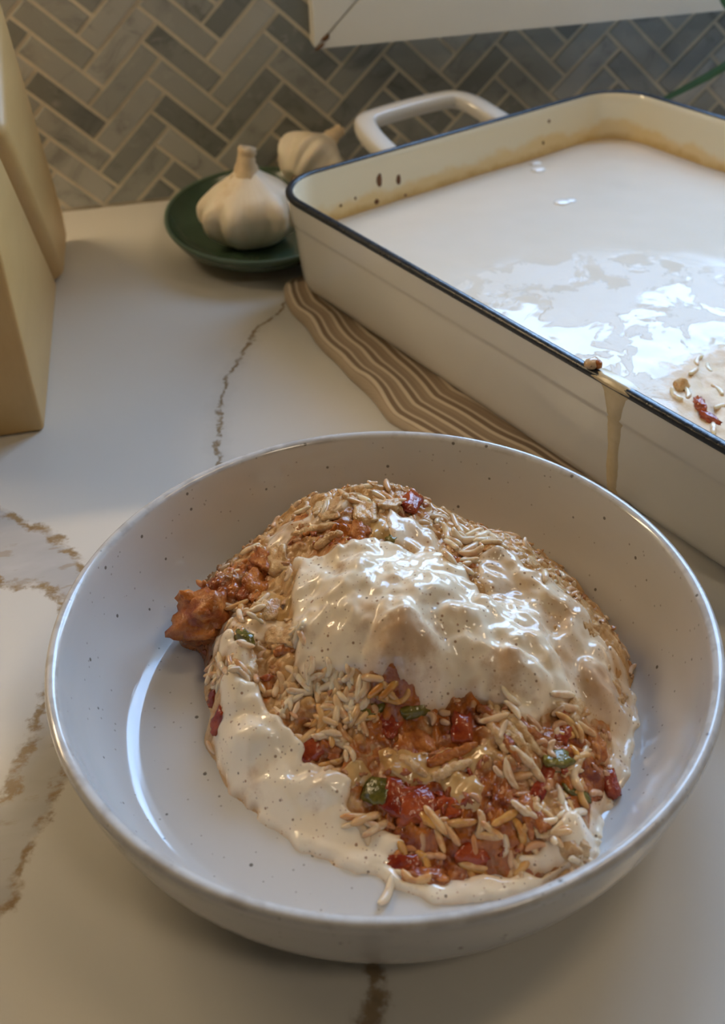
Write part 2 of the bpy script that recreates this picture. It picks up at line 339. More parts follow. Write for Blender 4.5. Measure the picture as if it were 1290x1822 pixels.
# world positions in millimetres: control heights of the mound, sauce outlines, rice, chunks
CTRL = [(-43.1,71.5,26.0),(-17.4,83.7,38.0),(-3.3,81.4,43.0),(10.0,76.1,48.0),(29.7,70.2,46.0),(35.3,62.8,42.0),(47.3,49.1,40.0),(61.8,47.1,36.0),(73.9,18.7,32.0),(84.6,-0.6,25.0),(-56.8,50.6,32.0),(-64.0,47.0,28.0),(-52.7,37.5,30.0),(-41.5,39.5,33.0),(-32.3,58.0,38.0),(-26.1,70.8,38.0),(-16.2,43.4,47.0),(2.4,37.5,51.0),(18.0,39.6,49.0),(30.0,34.9,45.0),(39.2,13.5,45.0),(51.8,-0.7,39.0),(-27.6,12.4,41.0),(-8.1,-4.1,47.0),(5.5,-14.3,46.0),(23.0,-7.3,46.0),(39.4,-20.2,39.0),(59.7,-27.1,28.0),(14.6,-24.4,29.0),(35.1,-34.9,30.0),(-25.2,-7.7,33.0),(71.4,-24.0,22.0),(-11.4,-18.0,31.0),(-19.6,-19.7,28.0),(-21.5,-28.7,22.0),(-1.9,-27.5,24.0),(-6.2,-46.6,20.0),(10.3,-41.2,23.0),(20.6,-51.8,22.0),(34.7,-48.5,28.0),(40.0,-56.0,22.0),(-3.2,-61.2,13.0),(7.5,-65.9,13.5),(21.1,-69.4,17.0),(35.1,-71.0,18.0),(47.2,-73.4,15.0),(56.8,-57.7,17.0),(58.3,-42.9,21.0),(-54.4,19.4,29.0),(-47.0,9.0,32.0),(-57.7,0.2,24.0),(-43.1,-5.9,27.0),(-56.7,-15.1,18.0),(-49.6,-22.3,19.0),(-36.6,-26.1,20.0),(-41.9,-34.7,15.0),(-27.4,-39.5,17.0),(-32.5,-45.6,12.0),(-18.0,-48.9,15.0),(-16.4,-58.6,10.5),(-12.7,-66.6,9.2),(7.6,-78.8,9.2),(25.0,-80.5,9.2),(-38.1,14.5,33.0),(-35.9,1.0,32.0),(78.5,-26.0,14.0),(70.1,-41.8,14.0),(63.1,-55.0,12.0),(36.3,-79.0,12.0),(19.7,-74.4,10.5),(-62.4,-14.6,9.0),(-57.2,-31.2,9.0),(-48.9,-41.3,9.0),(-39.4,-53.6,9.0),(-28.2,-62.6,9.0),(-17.0,-70.0,9.0),(-6.4,-78.0,9.0),(8.0,-83.9,9.0),(29.7,-82.9,9.0),(54.1,-73.5,9.0),(59.2,-62.9,9.0),(71.9,-52.2,9.0),(78.3,-39.2,9.0),(87.0,-28.4,9.0),(90.2,-15.8,9.0),(-67.8,54.6,10.0),(-64.9,41.3,10.0),(-63.2,26.0,10.0),(-62.0,6.2,10.0),(12.0,94.0,24.0),(-18.0,100.0,14.0),(40.0,86.0,20.0),(76.0,62.0,13.0),(92.0,30.0,11.0),(95.0,3.0,9.5),(-48.0,88.0,10.0),(-66.0,72.0,9.0),(100.0,-20.0,8.0),(95.0,-50.0,8.0),(60.0,-90.0,8.0),(0.0,-98.0,8.0),(-50.0,-70.0,8.0),(-85.0,-20.0,8.0),(-85.0,40.0,8.0),(-80.0,80.0,8.0)]
SAUCE = [('main',2.6,[(-24.2,42.3),(-16.7,40.7),(-6.6,35.8),(3.0,40.7),(11.7,35.8),(19.3,31.5),(28.4,33.0),(34.6,26.3),(38.2,13.8),(43.2,5.7),(50.6,2.0),(57.0,-4.1),(58.9,-14.1),(60.5,-20.5),(59.5,-28.7),(53.6,-35.8),(44.3,-39.7),(37.9,-38.2),(32.4,-31.0),(24.8,-26.8),(17.2,-25.9),(8.6,-24.9),(2.6,-21.3),(-1.7,-18.8),(-10.2,-13.2),(-19.2,-8.0),(-28.1,-7.0),(-31.9,-1.8),(-29.0,4.9),(-29.1,17.2),(-25.7,29.4)]),('rightcoat',1.5,[(43.1,27.0),(55.3,30.5),(61.5,18.9),(70.1,14.6),(76.4,1.7),(81.4,-6.2),(85.3,-17.6),(77.4,-31.6),(67.3,-35.3),(58.7,-33.0),(60.6,-21.4),(56.6,-5.5),(42.8,4.3),(38.2,13.8)]),('topright',1.6,[(15.5,52.7),(23.6,49.3),(30.2,44.5),(31.8,33.5),(26.2,24.6),(19.3,31.5),(12.7,35.6),(11.1,42.8)]),('topleft',1.5,[(-33.6,69.1),(-24.8,71.7),(-16.8,68.8),(-7.2,63.0),(-4.8,57.5),(-8.9,53.3),(-14.5,53.7),(-21.4,53.3),(-28.4,53.0),(-33.6,57.2)]),('topcrest',1.6,[(-12.3,67.1),(-5.7,65.3),(0.6,59.7),(-2.6,54.6),(-9.2,58.0)]),('leftlobe',3.0,[(-57.6,29.4),(-51.1,19.0),(-46.7,11.8),(-47.9,2.9),(-44.2,-6.5),(-38.9,-16.4),(-34.3,-23.8),(-32.6,-30.8),(-23.2,-37.1),(-18.8,-41.8),(-21.0,-46.7),(-18.9,-53.2),(-9.0,-58.5),(-5.2,-62.1),(-10.6,-65.3),(-13.3,-69.4),(-21.7,-66.6),(-29.7,-60.8),(-39.3,-52.6),(-47.9,-41.0),(-56.2,-31.4),(-61.4,-15.7),(-61.3,-8.4),(-57.2,-3.8),(-54.7,9.9)]),('puddle',2.4,[(-48.7,-40.2),(-38.4,-47.1),(-25.4,-47.9),(-16.7,-51.2),(-5.6,-59.9),(-12.3,-64.9),(-8.6,-72.3),(3.1,-75.7),(15.9,-74.9),(32.4,-80.1),(41.8,-78.6),(53.5,-72.7),(45.2,-79.3),(37.1,-82.1),(29.7,-83.0),(20.4,-84.1),(8.0,-83.8),(-0.1,-81.3),(-6.3,-77.7),(-16.9,-69.6),(-28.1,-62.2),(-39.4,-53.4)]),('rightlobe',2.4,[(43.6,-67.7),(49.1,-65.8),(51.5,-70.0),(55.2,-72.3),(48.1,-79.1),(39.5,-80.3),(30.8,-79.1),(27.4,-75.5),(34.0,-74.7),(39.1,-72.8)]),('rightpuddle',1.3,[(84.1,-5.2),(87.8,-11.3),(89.7,-17.0),(87.2,-28.0),(78.9,-38.9),(73.2,-50.1),(64.6,-59.3),(59.8,-62.6),(55.9,-70.4),(52.6,-69.8),(55.1,-63.0),(64.3,-54.5),(71.9,-42.8),(72.9,-35.0),(75.4,-25.4),(83.5,-13.2)]),('leftcoat',0.8,[(-53.7,30.7),(-48.4,36.4),(-42.2,32.8),(-34.5,24.7),(-30.4,15.7),(-32.1,5.4),(-38.1,14.5),(-46.0,17.7)])]
CHEESE = [('cheese',1.0,[(-4.8,-31.9),(3.5,-37.7),(13.1,-37.6),(23.5,-41.6),(25.8,-46.7),(19.7,-48.6),(12.9,-45.6),(4.5,-48.9),(-2.2,-45.6),(-6.6,-40.1),(-9.3,-34.8)]),('cheese',1.0,[(-21.2,-36.8),(-13.6,-37.0),(-7.3,-42.9),(-2.9,-48.7),(-7.1,-50.6),(-13.5,-45.2),(-20.0,-44.8)]),('cheese',0.8,[(2.1,47.1),(11.2,48.4),(14.3,42.6),(11.2,38.3),(3.0,40.7),(-3.7,39.5),(-7.2,44.3)]),('cheese',0.8,[(-46.3,34.8),(-37.4,36.8),(-29.8,27.0),(-30.0,18.0),(-37.2,20.9),(-45.2,24.4)]),('cheese',0.8,[(10.2,-48.7),(17.5,-49.6),(21.3,-55.9),(16.6,-59.4),(10.7,-53.8)])]
RED = [(-1.5,-26.0,9.1,1),(20.0,-33.6,8.0,1),(-0.5,-54.2,13.6,1.2),(20.0,-60.6,11.4,1),(7.2,-67.1,15.9,0.9),(29.4,-72.1,11.4,0.7),(56.1,-54.3,11.4,1),(53.9,-43.7,9.1,0.8),(-58.8,44.8,12.5,0.9),(-44.4,51.4,10.2,0.7),(-28.9,-26.6,9.1,0.8),(-42.6,-2.2,6.8,0.5),(-23.2,56.7,9.1,0.6),(-6.7,47.0,9.1,0.7),(25.1,60.3,6.8,0.5),(-12.9,-59.3,6.8,0.7),(68.0,-33.4,6.8,0.4),(-57.7,-7.0,4.5,0.8),(-15.4,-54.0,6.8,0.7),(-15.6,-37.3,9.1,0.6)]
HERO = [(-14.7,-75.6,55),(56.3,-31.0,8),(-19.8,-10.8,4),(-15.4,-18.3,-74),(-9.3,-17.7,37),(-19.9,-20.8,63),(-25.2,-22.8,43),(-19.0,-25.7,-67),(-7.1,-16.7,-38),(-12.1,-20.9,2),(36.0,-50.5,-48),(38.9,-53.6,-69),(30.3,-53.7,-82),(4.4,-60.1,-61),(1.4,-57.7,-66),(11.9,-63.2,-16),(32.0,-66.3,-38),(36.4,-69.7,-13),(25.7,-66.0,18),(39.1,-72.8,-2),(30.8,-36.3,-11),(-56.6,13.6,-77),(-58.4,10.1,-83),(-55.1,6.3,-89),(40.2,40.0,-31),(50.4,44.2,37),(41.4,32.4,34),(51.4,-56.4,-105),(51.9,-60.7,-96),(-14.0,-56.0,21),(-17.0,-52.9,13),(-5.4,-74.0,-23),(-8.1,-70.4,-21),(57.2,-34.4,1)]
RICE = [(35.7,54.7),(-24.0,-25.7),(-61.1,17.3),(-25.1,-20.6),(7.8,-63.5),(62.5,-45.7),(-25.1,-20.1),(52.9,34.1),(76.7,27.2),(-32.8,-4.7),(-11.1,-16.1),(33.3,-32.9),(15.6,59.0),(-35.7,63.7),(-0.8,-56.9),(-35.1,-7.7),(39.3,32.9),(53.7,43.8),(-53.0,5.5),(-52.6,9.8),(34.9,53.9),(-50.2,2.4),(47.2,46.7),(-13.3,-17.3),(35.4,-54.1),(-24.0,-21.5),(24.4,-71.1),(-20.7,-32.7),(39.2,32.4),(50.9,-40.7),(37.6,-36.1),(-16.7,-11.5),(-2.8,-20.5),(46.9,-62.0),(45.1,-62.3),(-30.5,-9.4),(-57.3,10.1),(-57.0,6.7),(58.4,-39.6),(37.3,60.3),(63.3,-46.4),(57.6,32.4),(-20.9,-19.4),(48.9,39.1),(39.4,24.0),(48.3,43.5),(54.2,-42.0),(-39.8,26.2),(48.4,-80.0),(33.2,-69.7),(34.7,-41.5),(9.9,58.7),(41.5,28.4),(-27.6,4.2),(4.9,-60.1),(13.3,-73.2),(-30.7,-10.1),(5.7,58.2),(36.1,19.6),(44.2,-63.3),(-30.3,-23.9),(31.4,23.7),(-39.7,-6.3),(-25.0,-10.4),(-19.3,-9.2),(38.4,-73.2),(-23.1,-25.3),(49.9,38.8),(-33.5,-9.1),(52.1,-53.6),(38.2,-64.4),(-3.1,-66.3),(38.0,-41.6),(27.0,-78.1),(-58.1,9.5),(-4.7,-19.9),(48.7,37.5),(-18.6,-11.0),(-39.5,68.8),(54.9,-49.6),(37.4,-39.8),(-17.7,-12.6),(41.8,-68.0),(-22.8,-25.3),(-27.2,-6.8),(42.2,47.2),(-31.9,-24.8),(53.8,33.9),(37.9,-72.4),(-13.4,-23.8),(-16.2,-54.2),(-35.1,-11.5),(-36.2,-4.9),(-21.7,-7.8),(29.6,-52.4),(12.7,63.8),(61.4,43.7),(70.2,17.9),(48.4,35.9),(51.4,-55.8),(-42.2,26.2),(-21.4,-8.7),(55.6,-37.8),(-44.4,-2.7),(-20.3,-51.5),(-33.8,-9.6),(-17.5,-51.0),(36.8,-65.0),(28.5,-77.0),(35.9,-39.1),(-19.4,-53.2),(19.1,-68.4),(39.3,23.0),(-19.7,-11.4),(-27.7,8.1),(37.6,-50.0),(-2.7,-21.8),(31.8,46.6),(-24.6,-11.7),(12.3,-73.8),(-11.0,-23.7),(-18.1,-16.5),(52.9,-59.4),(-19.7,-28.7),(-7.7,61.4),(13.9,-71.7),(-13.0,-54.7),(-59.8,21.5),(38.6,29.1),(-6.8,-64.5),(13.1,-73.1),(-45.8,55.2),(-1.7,-21.5),(-38.5,31.2),(-59.4,12.1),(36.8,39.6),(-18.8,-10.6),(-21.7,-19.4),(53.3,40.3),(40.0,-73.1),(-33.8,-11.6),(56.3,-50.1),(-15.6,-17.2),(4.7,-64.1),(-20.7,-53.4),(45.6,-66.5),(7.1,65.4),(77.6,27.3),(-20.7,-18.4),(52.8,34.7),(51.9,36.5),(62.3,46.0),(-37.7,-6.5),(-14.1,-22.8),(-47.6,27.5),(31.8,-72.1),(-15.1,-20.5),(-27.8,-20.7),(-38.3,-4.9),(49.7,46.8),(-52.4,28.2),(49.4,-67.1),(-13.6,-12.2),(35.2,35.7),(20.0,-65.2),(44.7,-81.7),(-16.4,72.7),(-18.2,-55.2),(-8.9,61.1),(45.2,-62.1),(46.3,32.5),(-37.2,-7.6),(35.7,44.2),(-12.1,-24.6),(35.2,51.1),(-36.3,-12.9),(3.5,-23.4),(33.8,-36.0),(35.7,-43.9),(52.9,36.2),(-18.1,-14.9),(46.7,46.9),(-47.1,9.9),(-18.5,-19.5),(-34.4,-5.4),(-14.2,64.2),(-22.0,-21.0),(31.0,49.3),(52.0,31.5),(-17.4,-33.3),(26.9,-76.4),(29.6,-70.1),(23.5,59.6),(37.3,44.7),(32.4,-68.3),(-20.4,-10.4),(-28.6,5.6),(65.5,15.2),(-29.7,7.5),(-27.2,-8.6),(34.1,-67.8),(-0.3,64.3),(44.8,-80.2),(-58.1,10.4),(37.2,-32.0),(3.1,68.3),(-56.7,13.4),(6.8,63.1),(71.7,17.9),(-42.0,23.5),(-1.2,-20.8),(16.3,63.2),(45.2,49.5),(59.0,-46.1),(-21.0,-26.7),(-25.6,-8.1),(-59.6,16.1),(45.6,-65.6),(-12.8,-11.9),(18.2,-65.2),(-25.1,-25.3),(45.2,36.6),(8.7,69.5),(42.7,41.6),(26.0,-75.9),(-11.0,-24.0),(2.8,59.5),(-24.2,-11.0),(31.3,-71.3),(54.5,39.3),(-11.8,67.1),(70.9,19.5),(-48.4,0.7),(37.9,33.3),(-18.8,-31.8),(49.9,31.8),(-46.6,35.3),(8.4,-63.8),(-14.4,-15.2),(-49.9,37.2),(-46.2,3.3),(-25.1,-5.5),(-13.9,-22.6),(32.6,-70.2),(56.8,-39.8),(-49.7,1.5),(37.9,34.2),(-49.2,2.8),(-47.9,36.4),(-28.2,8.0),(-24.9,-33.0),(53.7,45.4),(-19.8,-8.0),(20.7,-67.9),(41.2,-71.5),(61.1,-38.9),(-58.9,14.6),(-0.7,-68.7),(-29.6,-7.0),(-12.3,-55.2),(-23.0,-16.1),(-47.3,32.0)]
CHUNK = [('tomato_chunk',24.9,59.6,(12,6.5,6),-25,1.5),('tomato_chunk',0.7,-53.1,(14,9,4),10,0.6),('tomato_chunk',20.4,-33.7,(7,10,8),20,1),('tomato_chunk',-59.3,-6.1,(5,9,5),20,1),('tomato_chunk',-3.4,-25.6,(9,8,5),40,0.5),('tomato_chunk',65.7,-53.6,(8,6,4),40,0),('tomato_chunk',-5.9,-49.4,(10,8,4),60,0.6),('tomato_chunk',-59.8,9.6,(5,6,5),30,0),('tomato_chunk',13.5,-70.5,(9,5,3),0,0),('tomato_chunk',-7.3,-66.7,(10,4,3),0,0),('tomato_chunk',52.6,-41.8,(8,5,3),0,0.6),('tomato_chunk',56.0,-7.1,(3.2,5,3),30,0.8),('tomato_chunk',40.5,-57.5,(12,4,4),60,1),('tomato_chunk',9.9,-56.8,(9,7,3),20,0.4),('tomato_chunk',-28.9,-26.6,(10,7,4),20,0.8),('tomato_chunk',-3.7,-27.1,(7,6,4),0,1),('pepper_piece',-46.6,16.4,(8.5,4,3.5),-15,2.2),('pepper_piece',-11.5,-46.5,(8,7,2.2),20,1.6),('pepper_piece',47.4,-51.1,(7,9,6),20,1),('pepper_piece',5.6,-25.3,(8,4,3),0,1),('pepper_piece',-7.9,-21.8,(9,4,3),25,1.6),('pepper_piece',12.5,37.6,(4,3,2.4),0,1.8),('pepper_piece',-60.0,37.6,(4,4,3),0,0),('pepper_piece',50.6,-59.9,(3.5,9,2.5),20,1),('pepper_piece',-23.0,28.6,(3.5,6,2.5),0,1.6),('pepper_piece',1.8,32.6,(3,1.8,1.4),0,3.0),('chicken_chunk',-57.6,43.5,(22,18,23),35,-1),('chicken_chunk',-4.3,60.4,(12,9,6),10,0.5),('chicken_chunk',5.6,53.1,(11,8,6),60,0.5),('chicken_chunk',15.3,56.8,(9,7,5),20,0.5),('chicken_chunk',-17.0,59.7,(11,8,5),40,0.3),('chicken_chunk',-29.0,48.1,(13,9,6),-20,0.3),('chicken_chunk',-41.0,43.0,(12,9,7),50,0.3),('chicken_chunk',-36.5,26.2,(11,8,5),0,0.3),('chicken_chunk',1.8,45.4,(10,7,4),-20,0.6),('chicken_chunk',60.0,24.6,(12,8,6),-35,0.4),('chicken_chunk',68.1,9.3,(11,8,6),-40,0.4),('chicken_chunk',76.0,-2.5,(9,7,5),-50,0.4),('chicken_chunk',79.7,-20.1,(10,8,6),-60,0.4),('chicken_chunk',75.2,-14.1,(9,7,5),-30,0.4),('chicken_chunk',51.2,31.9,(9,6,4),0,0.4),('chicken_chunk',-47.9,2.9,(9,7,5),60,0.4),('chicken_chunk',-10.8,-32.6,(9,8,4),30,0.3),('chicken_chunk',64.4,-43.1,(9,6,4),30,0.4),('chicken_chunk',-23.5,-38.5,(8,6,4),30,0.4),('chicken_chunk',-33.3,10.8,(13,6,4.5),40,2),('chicken_chunk',4.5,-33.6,(13,10,5),-30,0),('chicken_chunk',-35.2,53.1,(12,9,7),30,0),('chicken_chunk',-9.3,64.2,(11,7,5),20,0),('chicken_chunk',43.1,-74.6,(11,7,5),-40,0.5),('chicken_chunk',-1.6,-73.2,(12,5,3.0),-10,0.5),('chicken_chunk',34.6,-66.9,(5,10,4),15,1.5),('chicken_chunk',59.8,-32.8,(10,7,5),-20,0.5)]
BUMP = [(5.4,-14.6,14,10,6.5,-10),(43.7,-25.9,9,7,4.5,-20),(74.8,-24.1,10,8,5,-50),(55.3,27.2,10,7,4,-30),(68.8,5.1,9,6,4,-45),(61.6,15.8,8,6,4,0),(-2.5,23.5,7,5,2.5,0),(14.0,4.8,8,6,2.5,20),(-14.4,15.9,6,5,2.5,0),(27.7,-5.1,7,5,2.5,0),(-6.6,35.8,6,4,2.5,0),(-49.6,-21.9,9,6,2.5,-30),(-31.6,-41.1,8,5,2,-30),(-53.7,8.2,7,9,3,0),(40.3,2.9,6,5,2.5,0),(52.7,-17.0,8,6,3,-30),(75.4,-13.3,6,5,3,0),(5.4,11.6,5,4,2,0),(14.3,-17.9,7,5,2,0)]
SHRED = [(26.9,-29.8,34.5,-39.9),(30.0,-31.0,37.4,-49.0),(31.8,-32.9,39.2,-53.7),(29.7,-34.8,34.6,-52.1),(28.2,-33.2,32.0,-48.2),(34.3,-34.3,42.9,-50.0),(35.8,-35.8,45.1,-47.5),(-38.5,11.7,-28.3,8.9),(-37.9,8.7,-27.8,5.9),(-37.2,6.3,-29.1,4.1),(-23.2,56.7,-6.2,49.7),(-16.0,45.0,-4.9,44.8),(6.1,-42.5,23.5,-41.6),(6.7,-47.5,20.3,-46.1),(-5.5,-34.9,5.1,-46.5),(32.5,-61.6,31.8,-72.9),(36.2,-62.0,34.2,-72.8),(47.6,-56.4,61.5,-45.3),(32.3,27.2,41.2,20.5)]
STAIN = [(5.6,-13.8,11,0.9),(39.2,-24.2,8,0.8),(1.2,-15.4,8,0.8),(-8.0,-3.6,6,0.4),(-26.4,7.4,5,0.5),(71.6,-23.6,9,0.8),(55.8,-7.6,7,0.5),(48.6,9.2,8,0.5),(60.9,-17.5,8,0.5),(-49.3,-31.5,8,0.35),(-30.2,-43.9,7,0.3),(-53.5,10.4,7,0.5),(7.0,9.2,5,0.35),(-8.5,25.1,5,0.4),(18.2,-10.7,5,0.35),(45.4,27.1,7,0.6),(65.2,19.8,7,0.6),(28.8,47.7,6,0.4),(69.2,0.1,8,0.6),(-2.2,25.0,5,0.4)]
CLEAR = [(2.8,-40.6,15),(-12.8,-42.1,10),(16.4,-46.7,9),(0.5,-53.7,9),(-3.4,-25.6,8),(-15.2,49.3,14),(-38.1,30.2,12),(-5.6,53.0,14)]
DISHPX = {'bubble':[(199.5,416.2),(201.8,428.9),(195.4,357.4),(201.5,358.6)],'tom':[(174.9,116.0),(174.5,105.5)],'orange':[(174.0,133.9)],'rice':[(185.4,144.2),(174.1,126.2),(166.8,125.5),(156.0,113.5),(190.0,127.2),(184.7,113.5),(194.1,147.4),(172.7,97.6),(191.3,153.6)],'zone':[(201.9,145.4)]}
# ------------------------------------------------------------------ baking dish
TH = math.radians(23.5); DU = Vector((math.cos(TH), math.sin(TH), 0)); DW = Vector((math.sin(TH), -math.cos(TH), 0))
U0, U1, W0, W1, ZR = .147, .4465, -.327, .060, .072
UC, WC, HU, HW = (U0+U1)/2, (W0+W1)/2, (U1-U0)/2, (W1-W0)/2
DC = DU*UC + DW*WC                      # dish centre on the counter
def dl(u, w, z): return (u-UC, w-WC, z)  # dish-local point, x along u, y along w
def rrect(inset, rad, n=14):
    hu, hw = HU-inset, HW-inset; r = max(rad-inset, .004); out = []
    for qx, qy, a0 in ((1, 1, 0), (-1, 1, 90), (-1, -1, 180), (1, -1, 270)):
        for i in range(n+1):
            a = math.radians(a0+90*i/n); out.append((qx*(hu-r)+r*math.cos(a), qy*(hw-r)+r*math.sin(a)))
    return out
def subdiv(loop, step=.012):
    out = []
    for i in range(len(loop)):
        a, b = loop[i], loop[(i+1) % len(loop)]; L = math.hypot(b[0]-a[0], b[1]-a[1]); k = max(1, int(L/step)); 
        for j in range(k): out.append((a[0]+(b[0]-a[0])*j/k, a[1]+(b[1]-a[1])*j/k))
    return out
CR = .036
def loft(name, prof, mat, parent, cap0=False, cap1=False):
    loops = [[(x, y, z) for x, y in rrect(i, CR)] for i, z in prof]; n = len(loops[0]); v = [q for L in loops for q in L]; f = []
    for j in range(len(loops)-1):
        for i in range(n): f.append((j*n+i, j*n+(i+1) % n, (j+1)*n+(i+1) % n, (j+1)*n+i))
    if cap0: f.append(tuple(range(n))[::-1])
    if cap1: f.append(tuple((len(loops)-1)*n+i for i in range(n)))
    return mk(name, v, f, mat, parent)
m = NT('white_enamel'); P = m.coord(); n = m.noise(P, 25, 3)
m.set(color=m.mix(n, (.70, .665, .59), (.74, .71, .64)), rough=.16, coat=.3, coat_rough=.06); M['enamel'] = m.m
m = NT('cream_enamel_inside'); P = m.coord(); X, Y, Z = m.sep(P)
n1 = m.noise(P, 18, 4, .6); n2 = m.noise(P, 90, 4, .6)
lvl = m.math('ADD', m.math('MULTIPLY_ADD', n1, .030, .036), m.math('MULTIPLY', m.math('SUBTRACT', n2, .5), .008))
st = m.math('SUBTRACT', 1., m.step(Z, m.math('SUBTRACT', lvl, .006), m.math('ADD', lvl, .0012)))
ring = m.math('SUBTRACT', 1., m.step(m.math('ADD', Z, m.math('MULTIPLY', m.math('SUBTRACT', n2, .5), .008)), .038, .0445))
col = m.mix(m.math('MULTIPLY', st, .75), (.82, .74, .55), (.78, .56, .22))
col = m.mix(m.math('MULTIPLY', ring, .8), col, m.mix(n2, (.50, .27, .06), (.72, .50, .20)))
m.set(color=col, rough=.18, coat=.3, coat_rough=.06); M['enamel_in'] = m.m
m = NT('blue_black_rim'); n = m.noise(m.coord(), 350, 3)
m.set(color=(.012, .017, .026), rough=m.math('MULTIPLY_ADD', n, .25, .18), normal=m.bump(n, .4, .0006)); M['rim'] = m.m

dish = empty('baking_dish', DC); dish.rotation_euler = (0, 0, TH-math.pi/2*0)
# local axes: x along DU, y along DU rotated +90 = -DW ; flip so local y = w
dish.rotation_euler = (0, 0, TH); dish.scale = (1, 1, 1)
tag(dish, 'white enamel rectangular baking dish with a dark blue-black rim, filled with creamy sauce', 'baking dish')
def dy(w): return -(w-WC)
ZB = .0058
loft('body', [(.020, ZB), (.012, ZB+.0006), (.0085, ZB+.003), (.0066, ZB+.008), (.0058, ZB+.015), (.0032, .0500), (.0031, .0515), (.0022, .0530), (.0020, .0545), (.0008, .0660), (.0007, .0680)], M['enamel'], dish, cap0=True)
loft('rim', [(.0008, .0676), (.0001, .0682), (-.0007, .0692), (-.0008, .0703), (-.0003, .0714), (.0008, .0720), (.0024, .0722), (.0036, .0716), (.0040, .0708)], M['rim'], dish)
loft('inner_wall', [(.0036, .0710), (.0043, .0702), (.0052, .066), (.0085, .034), (.0105, .018), (.014, .0125), (.022, .0112)], M['enamel_in'], dish, cap1=True)
# handles: flat loops on the short sides
def handle(sgn):
    hw0, ho = .049, .046
    y0 = sgn*(HW-.002); pts = [(-hw0, y0, .0605), (-hw0*.985, y0+sgn*.020, .0640), (-hw0*.93, y0+sgn*.040, .0690), (-hw0*.80, y0+sgn*.0525, .0715), (-hw0*.55, y0+sgn*.0555, .0722), (0, y0+sgn*.0565, .0724)]
    pts = pts + [(-x, y, z) for x, y, z in pts[-2::-1]]
    path = smoothpath(pts, 49); v = []; f = []; n = 12
    for i, q in enumerate(path):
        t = (path[min(i+1, 48)]-path[max(i-1, 0)]).normalized(); up = Vector((0, 0, 1)); side = t.cross(up).normalized(); up = side.cross(t)
        for k in range(n):
            a = 2*math.pi*k/n; c, s = math.cos(a), math.sin(a); e = .62
            v.append(tuple(q + side*(.0078*math.copysign(abs(c)**e, c)) + up*(.0058*math.copysign(abs(s)**e, s))))
    for i in range(48):
        for k in range(n): f.append((i*n+k, i*n+(k+1) % n, (i+1)*n+(k+1) % n, (i+1)*n+k))
    f.append(tuple(range(n))[::-1]); f.append(tuple(48*n+k for k in range(n)))
    return mk('handle', v, f, M['enamel'], dish)
handle(1); handle(-1)
# burnt-on spots on the inner wall
m = NT('burnt_spot'); m.set(color=m.mix(m.noise(m.coord(), 900, 3), (.05, .02, .008), (.28, .11, .03)), rough=.5); M['burnt'] = m.m
def blob(name, sx, sy, sz, seed, mat, parent, sub=2, amp=.25, fr=1.6):
    bm = bmesh.new(); bmesh.ops.create_icosphere(bm, subdivisions=sub, radius=1)
    for v in bm.verts:
        d = 1+amp*noise.noise(v.co*fr+Vector((seed*3.7, seed*1.3, seed*.7))); v.co = Vector((v.co.x*sx*d, v.co.y*sy*d, v.co.z*sz*d))
    me = bpy.data.meshes.new(name); bm.to_mesh(me); bm.free(); return link(name, me, mat, parent)
def wallspot(u, z, a, b, i):     # on the far inner wall
    ins = .0052+(.066-z)*(.0033/.032)
    o = blob('burnt_spot', a, .0005, b, i, M['burnt'], dish); o.location = (u-UC, HW-ins-.0001, z)
for i, (u, z, a, b) in enumerate(((.228, .0545, .0022, .0050), (.243, .0515, .0018, .0040), (.2245, .0415, .0018, .0020), (.2475, .0400, .001, .001), (.197, .046, .001, .001), (.2085, .048, .0007, .0012), (.375, .061, .0012, .0013), (.369, .047, .0009, .0015), (.420, .046, .0014, .0026))): wallspot(u, z, a, b, i)

# sauce standing in the dish
ZS = .0372
def fb(x, y, sc, seed=0): return noise.noise(Vector((x*sc, y*sc, seed)))
def sauce_z(u, w):
    X = DU*u + DW*w; x, y = X.x, X.y
    z = ZS + .0007*fb(x, y, 18) + .00022*fb(x, y, 60, 3)
    d = math.hypot(x-.150, y-.190); wr = math.exp(-(d/.085)**2)
    z += wr*(.00030*fb(x, y, 95, 5)+.00022*max(0, fb(x, y, 150, 9)))
    d2 = math.hypot((x-.218), (y-.105)); ch = 1/(1+math.exp((d2-.062)/.006))
    z += ch*(-.0012 + .0022*fb(x, y, 70, 2) + .0013*fb(x, y, 160, 4) + .0006*fb(x, y, 320, 6))
    return z
sm = NT('creamy_sauce'); P = sm.pos(); n1 = sm.noise(P, 45, 4, .6); n2 = sm.noise(P, 160, 4, .6)
c = sm.mix(n1, (.82, .66, .45), (.88, .76, .58))
gp_ = sm.attr('gap'); c = sm.mix(sm.math('MULTIPLY', sm.math('SUBTRACT', 1., sm.step(sm.math('ADD', gp_, sm.math('MULTIPLY', sm.math('SUBTRACT', n2, .5), 2.2)), -.2, 2.9)), .8), c, (.62, .38, .19)); c = sm.mix(sm.math('MULTIPLY', sm.step(n2, .62, .76), .18), c, (.55, .34, .20))
vs = sm.voro(P, 380); vr = sm.voro(P, 380, 'Color'); sr = sm.sep(vr)[0]
dots = sm.math('MULTIPLY', sm.math('SUBTRACT', 1., sm.step(vs, .13, .24)), sm.math('GREATER_THAN', sr, .68))
c = sm.mix(sm.math('MULTIPLY', dots, .8), c, sm.mix(sm.sep(vr)[1], (.10, .06, .04), (.30, .12, .05)))
v2 = sm.voro(P, 620); r2 = sm.sep(sm.voro(P, 620, 'Color')); dots2 = sm.math('MULTIPLY', sm.math('SUBTRACT', 1., sm.step(v2, .14, .26)), sm.math('GREATER_THAN', r2[0], .55))
c = sm.mix(sm.math('MULTIPLY', dots2, .55), c, sm.mix(r2[1], (.22, .13, .09), (.50, .20, .08)))
